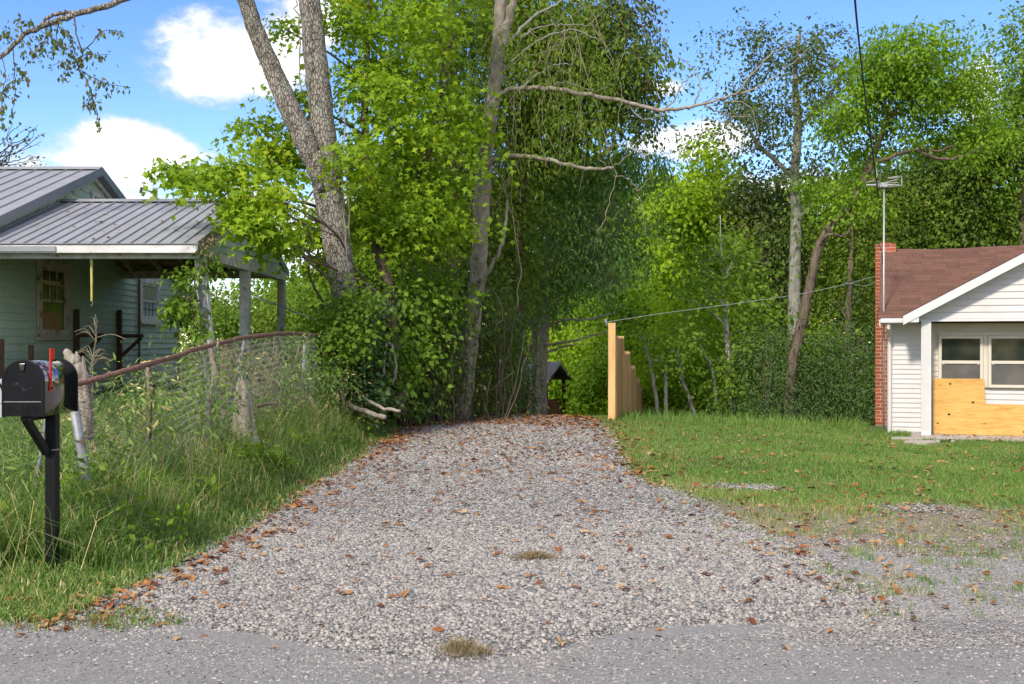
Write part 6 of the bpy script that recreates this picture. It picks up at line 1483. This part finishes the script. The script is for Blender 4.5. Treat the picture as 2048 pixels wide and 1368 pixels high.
# tan seed-head weeds behind the mailbox
for i, (bx, by, Y, spread, lb) in enumerate([(193, 665, 9.3, 75, 'tall tan weed with long radiating seed heads behind the mailbox'), (185, 712, 9.2, 55, 'lower tan weed with curling seed heads behind the mailbox')]):
    b0 = px(bx - 5, 900, Y); t = thing('seed_weed', lb, 'weed', b0)
    obj('stem', MB().tube(*smooth_path([b0, px(bx - 8, by + 80, Y), px(bx, by, Y)], [.006, .005, .004], 5), 5), M['vine'], t)
    for j in range(11):
        a = rng.uniform(-1.0, math.pi + .6); L = spread * rng.uniform(.5, 1.0); ey = by - math.sin(a) * L * .6 + L * .15
        pts = [px(bx, by + 10 * (j % 3), Y), px(bx + math.cos(a) * L * .5, by - math.sin(a) * L * .45, Y + rng.normal() * .05), px(bx + math.cos(a) * L, ey, Y + rng.normal() * .12)]
        obj('seed_head', MB().tube(*smooth_path(pts, [.003, .0032, .0018], 5), 4), M['vine'], t)
# broad-leaved weeds on the bank
def rosette(x, y, n, L, lb, leaf='leaf_mid', shape='oval', upv=.8):
    z = g1(x, y); t = thing('broadleaf_weed', lb, 'weed', (x, y, z), 'broad-leaved weeds on the left bank')
    a = np.linspace(0, 6.28, n, endpoint=False) + rng.normal(size=n) * .2; sv_ = np.array([(0, 0, 0), (-.13, .35, .04), (-.10, .75, -.02), (0, 1, -.18), (.10, .75, -.02), (.13, .35, .04), (0, .5, 0)])
    fs = [(0, 6, 1), (1, 6, 2), (2, 6, 3), (3, 6, 4), (4, 6, 5), (5, 6, 0)]
    for i in range(n):
        d = Vector((math.cos(a[i]), math.sin(a[i]), upv * rng.uniform(.4, 1.5))).normalized(); s = d.cross(Vector((0, 0, 1))).normalized(); nn_ = s.cross(d)
        l_ = L * rng.uniform(.6, 1.1); b = Vector((x, y, z + .1 + .12 * rng.random()))
        o = obj('leaf', MB().add([b + (s * p_[0] + d * p_[1] + nn_ * p_[2]) * l_ for p_ in sv_], fs), M[leaf], t)
        at = o.data.attributes.new('v', 'FLOAT', 'POINT'); at.data.foreach_set('value', np.full(7, .3 + .6 * rng.random(), np.float32))
for (xp, yp, Y, n, L, lb) in [(505, 905, 11.9, 16, .34, 'bright broad-leaved weed at the foot of the tan stump'), (558, 925, 12.2, 14, .3, 'broad-leaved weed right of the tan stump'), (590, 880, 13.6, 14, .28, 'broad-leaved weed below the twin fence pipes'), (425, 985, 9.9, 13, .24, 'broad-leaved weed in the middle of the bank grass'), (370, 1065, 8.6, 6, .16, 'single low weed with one large oval leaf near the gravel edge'), (20, 960, 7.9, 12, .2, 'broad-leaved weed at the left edge beside the mailbox post'), (30, 1000, 7.7, 8, .16, 'small broad-leaved weed low at the left edge')]:
    p_ = px(xp, yp, Y); rosette(p_.x, p_.y, n, L, lb)
# roots and sticks on the bank
for i, (pts, r_, lb) in enumerate([([(785, 770, 18.9), (792, 735, 18.9), (786, 700, 18.9), (772, 690, 18.9), (765, 775, 18.6)], 3, 'looping pale vine root at the foot of the maple'), ([(690, 805, 18), (730, 822, 17.6), (770, 835, 17.2)], 5, 'fallen pale branch lying on the bank by the ivy'), ([(720, 790, 18.2), (760, 815, 17.8), (800, 822, 17.6)], 3.5, 'thin fallen stick crossing the bank by the ivy'), ([(345, 945, 10.6), (350, 915, 10.6), (362, 905, 10.6)], 8, 'rotten brown snag in the bank grass')]):
    Q_, q_ = smooth_path([px(*p) for p in pts], [r_ * p[2] / F for p in pts], 5, .01)
    props(obj('fallen_branch', MB().tube(Q_, q_, 7), M['driftwood'] if i < 3 else M['bark_brown'], sm=True), lb, 'branch')
mb = MB()
for i in range(60):
    x_ = rng.uniform(705, 1040); Y = 19.6 + (x_ - 705) / 335 * 3.0 + rng.normal() * .4; b0 = px(x_, 700, Y); b0.z = g1(b0.x, b0.y) - .05
    L_ = rng.uniform(.8, 3.4); dx, dy_ = rng.normal() * .35, rng.normal() * .3
    pts = [b0 + Vector((dx * t_ + rng.normal() * .05, dy_ * t_, L_ * t_)) for t_ in (0, .3, .6, 1.0)]
    r0 = rng.uniform(.006, .02); Q_, r_ = smooth_path(pts, np.linspace(r0, r0 * .4, 4), 4, .012); mb.tube(Q_, r_, 4, cap=False)
for i in range(40):
    x_ = rng.uniform(740, 1020); y_ = rng.uniform(180, 620); Y = 19.4 + (x_ - 705) / 335 * 2.4
    pts = [px(x_, y_, Y)]
    for j in range(3): pts.append(pts[-1] + Vector((rng.normal() * .16, rng.normal() * .1, -rng.uniform(.2, .6))))
    Q_, r_ = smooth_path(pts, [.009, .008, .007, .005], 5, .02); mb.tube(Q_, r_, 4, cap=False)
props(obj('undergrowth_stems', mb, M['bark_brown'], sm=True), 'tangle of thin pale stems and vines in the thicket along the drive', 'stems', kind='stuff')
# ------------------------------------------------------------------ fallen leaves
def leaf_variant(i):
    if i < 3:
        ang = np.linspace(0, 2 * np.pi, 11)[:-1]; rad = np.array([1, .55, .95, .5, .8, .45, .8, .5, .95, .55]) if i < 2 else np.array([1, .7, .6, .55, .5, .6, .5, .55, .6, .7])
    else:
        ang = np.linspace(0, 2 * np.pi, 9)[:-1]; rad = np.array([1, .62, .45, .55, .9, .55, .45, .62])
    curl = [.35, .6, .25, .5, .8][i]
    vs = [(0, 0, .05)] + [(math.cos(a) * r, math.sin(a) * r * .8, curl * (math.sin(a) ** 2) * r * .6 + .12 * math.sin(3 * a + i)) for a, r in zip(ang, rad)]
    n = len(vs) - 1
    return vs, [(0, j + 1, (j + 1) % n + 1) for j in range(n)]
pos = []
def add_l(n, fx, fy, sz, z_fn=drive_z):
    for _ in range(n):
        y = fy(); x = fx(y); pos.append((x, y, sz * random.uniform(.55, 1.25)))
U = random.uniform; G = random.gauss
add_l(900, lambda y: U(XL(y), XR(y)), lambda: 5.6 + 17.5 * random.random() ** .9, .042)
add_l(700, lambda y: U(XL(y), XR(y)), lambda: U(12, 23), .045)
add_l(800, lambda y: float(XL(y)) + G(.05, .24), lambda: U(6.0, 23), .048)
add_l(1100, lambda y: U(XL(y), XR(y)), lambda: U(20.5, 24.2), .06)
add_l(520, lambda y: U(-3.2, -1.7), lambda: U(16.5, 23.5), .055)
add_l(260, lambda y: float(XR(y)) + G(.1, .22), lambda: U(12, 23), .055)
add_l(520, lambda y: U(float(XR(y)), .5 * y), lambda: U(8.6, 22), .05)
add_l(160, lambda y: U(-4.2, -2.2), lambda: U(6.05, 6.8), .05)
add_l(120, lambda y: U(1.8, 4.0), lambda: U(6, 9), .042)
add_l(200, lambda y: U(-2.7, -1.7), lambda: U(16, 23), .06)
for _ in range(46):                                                   # drifts
    cy = U(7, 23.5); cxx = float(XL(cy)) + G(.0, .15) if random.random() < .6 else U(float(XL(cy)), float(XR(cy)))
    for _ in range(random.randint(5, 16)): pos.append((cxx + G(0, .12), cy + G(0, .16), .045 * U(.5, 1.2)))
add_l(420, lambda y: U(float(XR(y)), .5 * y), lambda: U(9.5, 22), .045)
pos = [(float(x), float(y), float(s)) for x, y, s in pos if abs(x) < .5 * y and y > front_y(x) - .3]
pos.sort(key=lambda p: -p[2] / p[1])
lv = []
for i in range(5):
    vs, fs = leaf_variant(i)
    for c in range(4):
        me = bpy.data.meshes.new('fallen_leaf'); me.from_pydata(vs, [], fs); me.update(); me.materials.append(M['litter'])
        at = me.attributes.new('v', 'FLOAT', 'POINT'); at.data.foreach_set('value', np.full(len(vs), (.1, .4, .65, .88)[c], np.float32) + np.linspace(0, .1, len(vs)).astype(np.float32)); lv.append(me)
def lz(x, y):
    on = XL(y) < x < XR(y)
    return float(drive_z(x, y)) + .014 if on else g1(x, y) + (.03 if x > 0 else .02)
def zone(x, y):
    part_ = 'nearest the road' if y < 8.5 else ('half way up the drive' if y < 14 else 'towards the crest')
    if XL(y) + .25 < x < XR(y) - .1: return 'fallen leaf lying loose on the gravel ' + part_
    if x <= XL(y) + .25: return 'fallen leaf along the left gravel edge ' + part_
    return 'fallen leaf on the ground right of the gravel ' + part_
for (x, y, s) in pos[:300]:
    li = random.randrange(len(lv)); o = bpy.data.objects.new('fallen_leaf', lv[li]); COL.objects.link(o)
    o.location = (x, y, lz(x, y)); o.scale = (s, s, s); o.rotation_euler = (G(0, .25), G(0, .25), U(0, 6.28))
    z_ = ('dark red-brown ', 'rusty brown ', 'orange-brown ', 'pale tan ')[li % 4] + zone(x, y); props(o, z_, 'leaf', z_.replace('leaf', 'leaves'))
parts = []
for (x, y, s) in pos[300:]:
    vs, fs = leaf_variant(random.randrange(5)); Mx = Matrix.Translation((x, y, lz(x, y) + .005)) @ Matrix.Rotation(U(0, 6.28), 4, 'Z') @ Matrix.Rotation(G(0, .3), 4, 'X') @ Matrix.Scale(s, 4)
    parts.append((np.array([tuple(Mx @ Vector(v)) for v in vs]), [np.array(fs)], np.full(len(vs), random.random())))
V, Fl, Av = join(parts)
props(big_mesh('leaf_litter', V, Fl, M['litter'], attr=Av), 'scattered small fallen leaves over drive, crest and lawn', 'leaves', kind='stuff')
# leaves on the porch roof
for i in range(16):
    x, y = U(-7.4, -4.9), U(16.1, 18.6); o = bpy.data.objects.new('fallen_leaf', random.choice(lv)); COL.objects.link(o)
    o.location = (x, y, pz(y) + .03); o.scale = (.05,) * 3; o.rotation_euler = (.3, G(0, .2), U(0, 6.28)); props(o, 'small brown leaf lying on the ribbed porch roof', 'leaf', 'fallen leaves on the porch roof')
# clumps of dry grass dropped on the gravel
for i, (xp, yp, lb) in enumerate([(928, 1300, 'clump of dry straw lying on the gravel nearest the road'), (1068, 1118, 'clump of dry straw in the middle of the gravel drive')]):
    Y = 1.56 * F / (yp - 684); c = px(xp, yp, Y); n = 420
    x = c.x + rng.normal(size=n) * .065; y = c.y + rng.normal(size=n) * .04
    V, Fl, Av = blades(x, y, .025 + .04 * rng.random(n), .0035 * np.ones(n), 1.2 + 1.6 * rng.random(n), rng.random(n))
    zc = drive_z(x, y) - gz(x, y) + .022 * np.exp(-((x - c.x) / .08) ** 2); V[:, 2] += np.repeat(zc, 5)
    props(big_mesh('straw_clump', V, Fl, M['straw'], attr=Av), lb, 'straw')
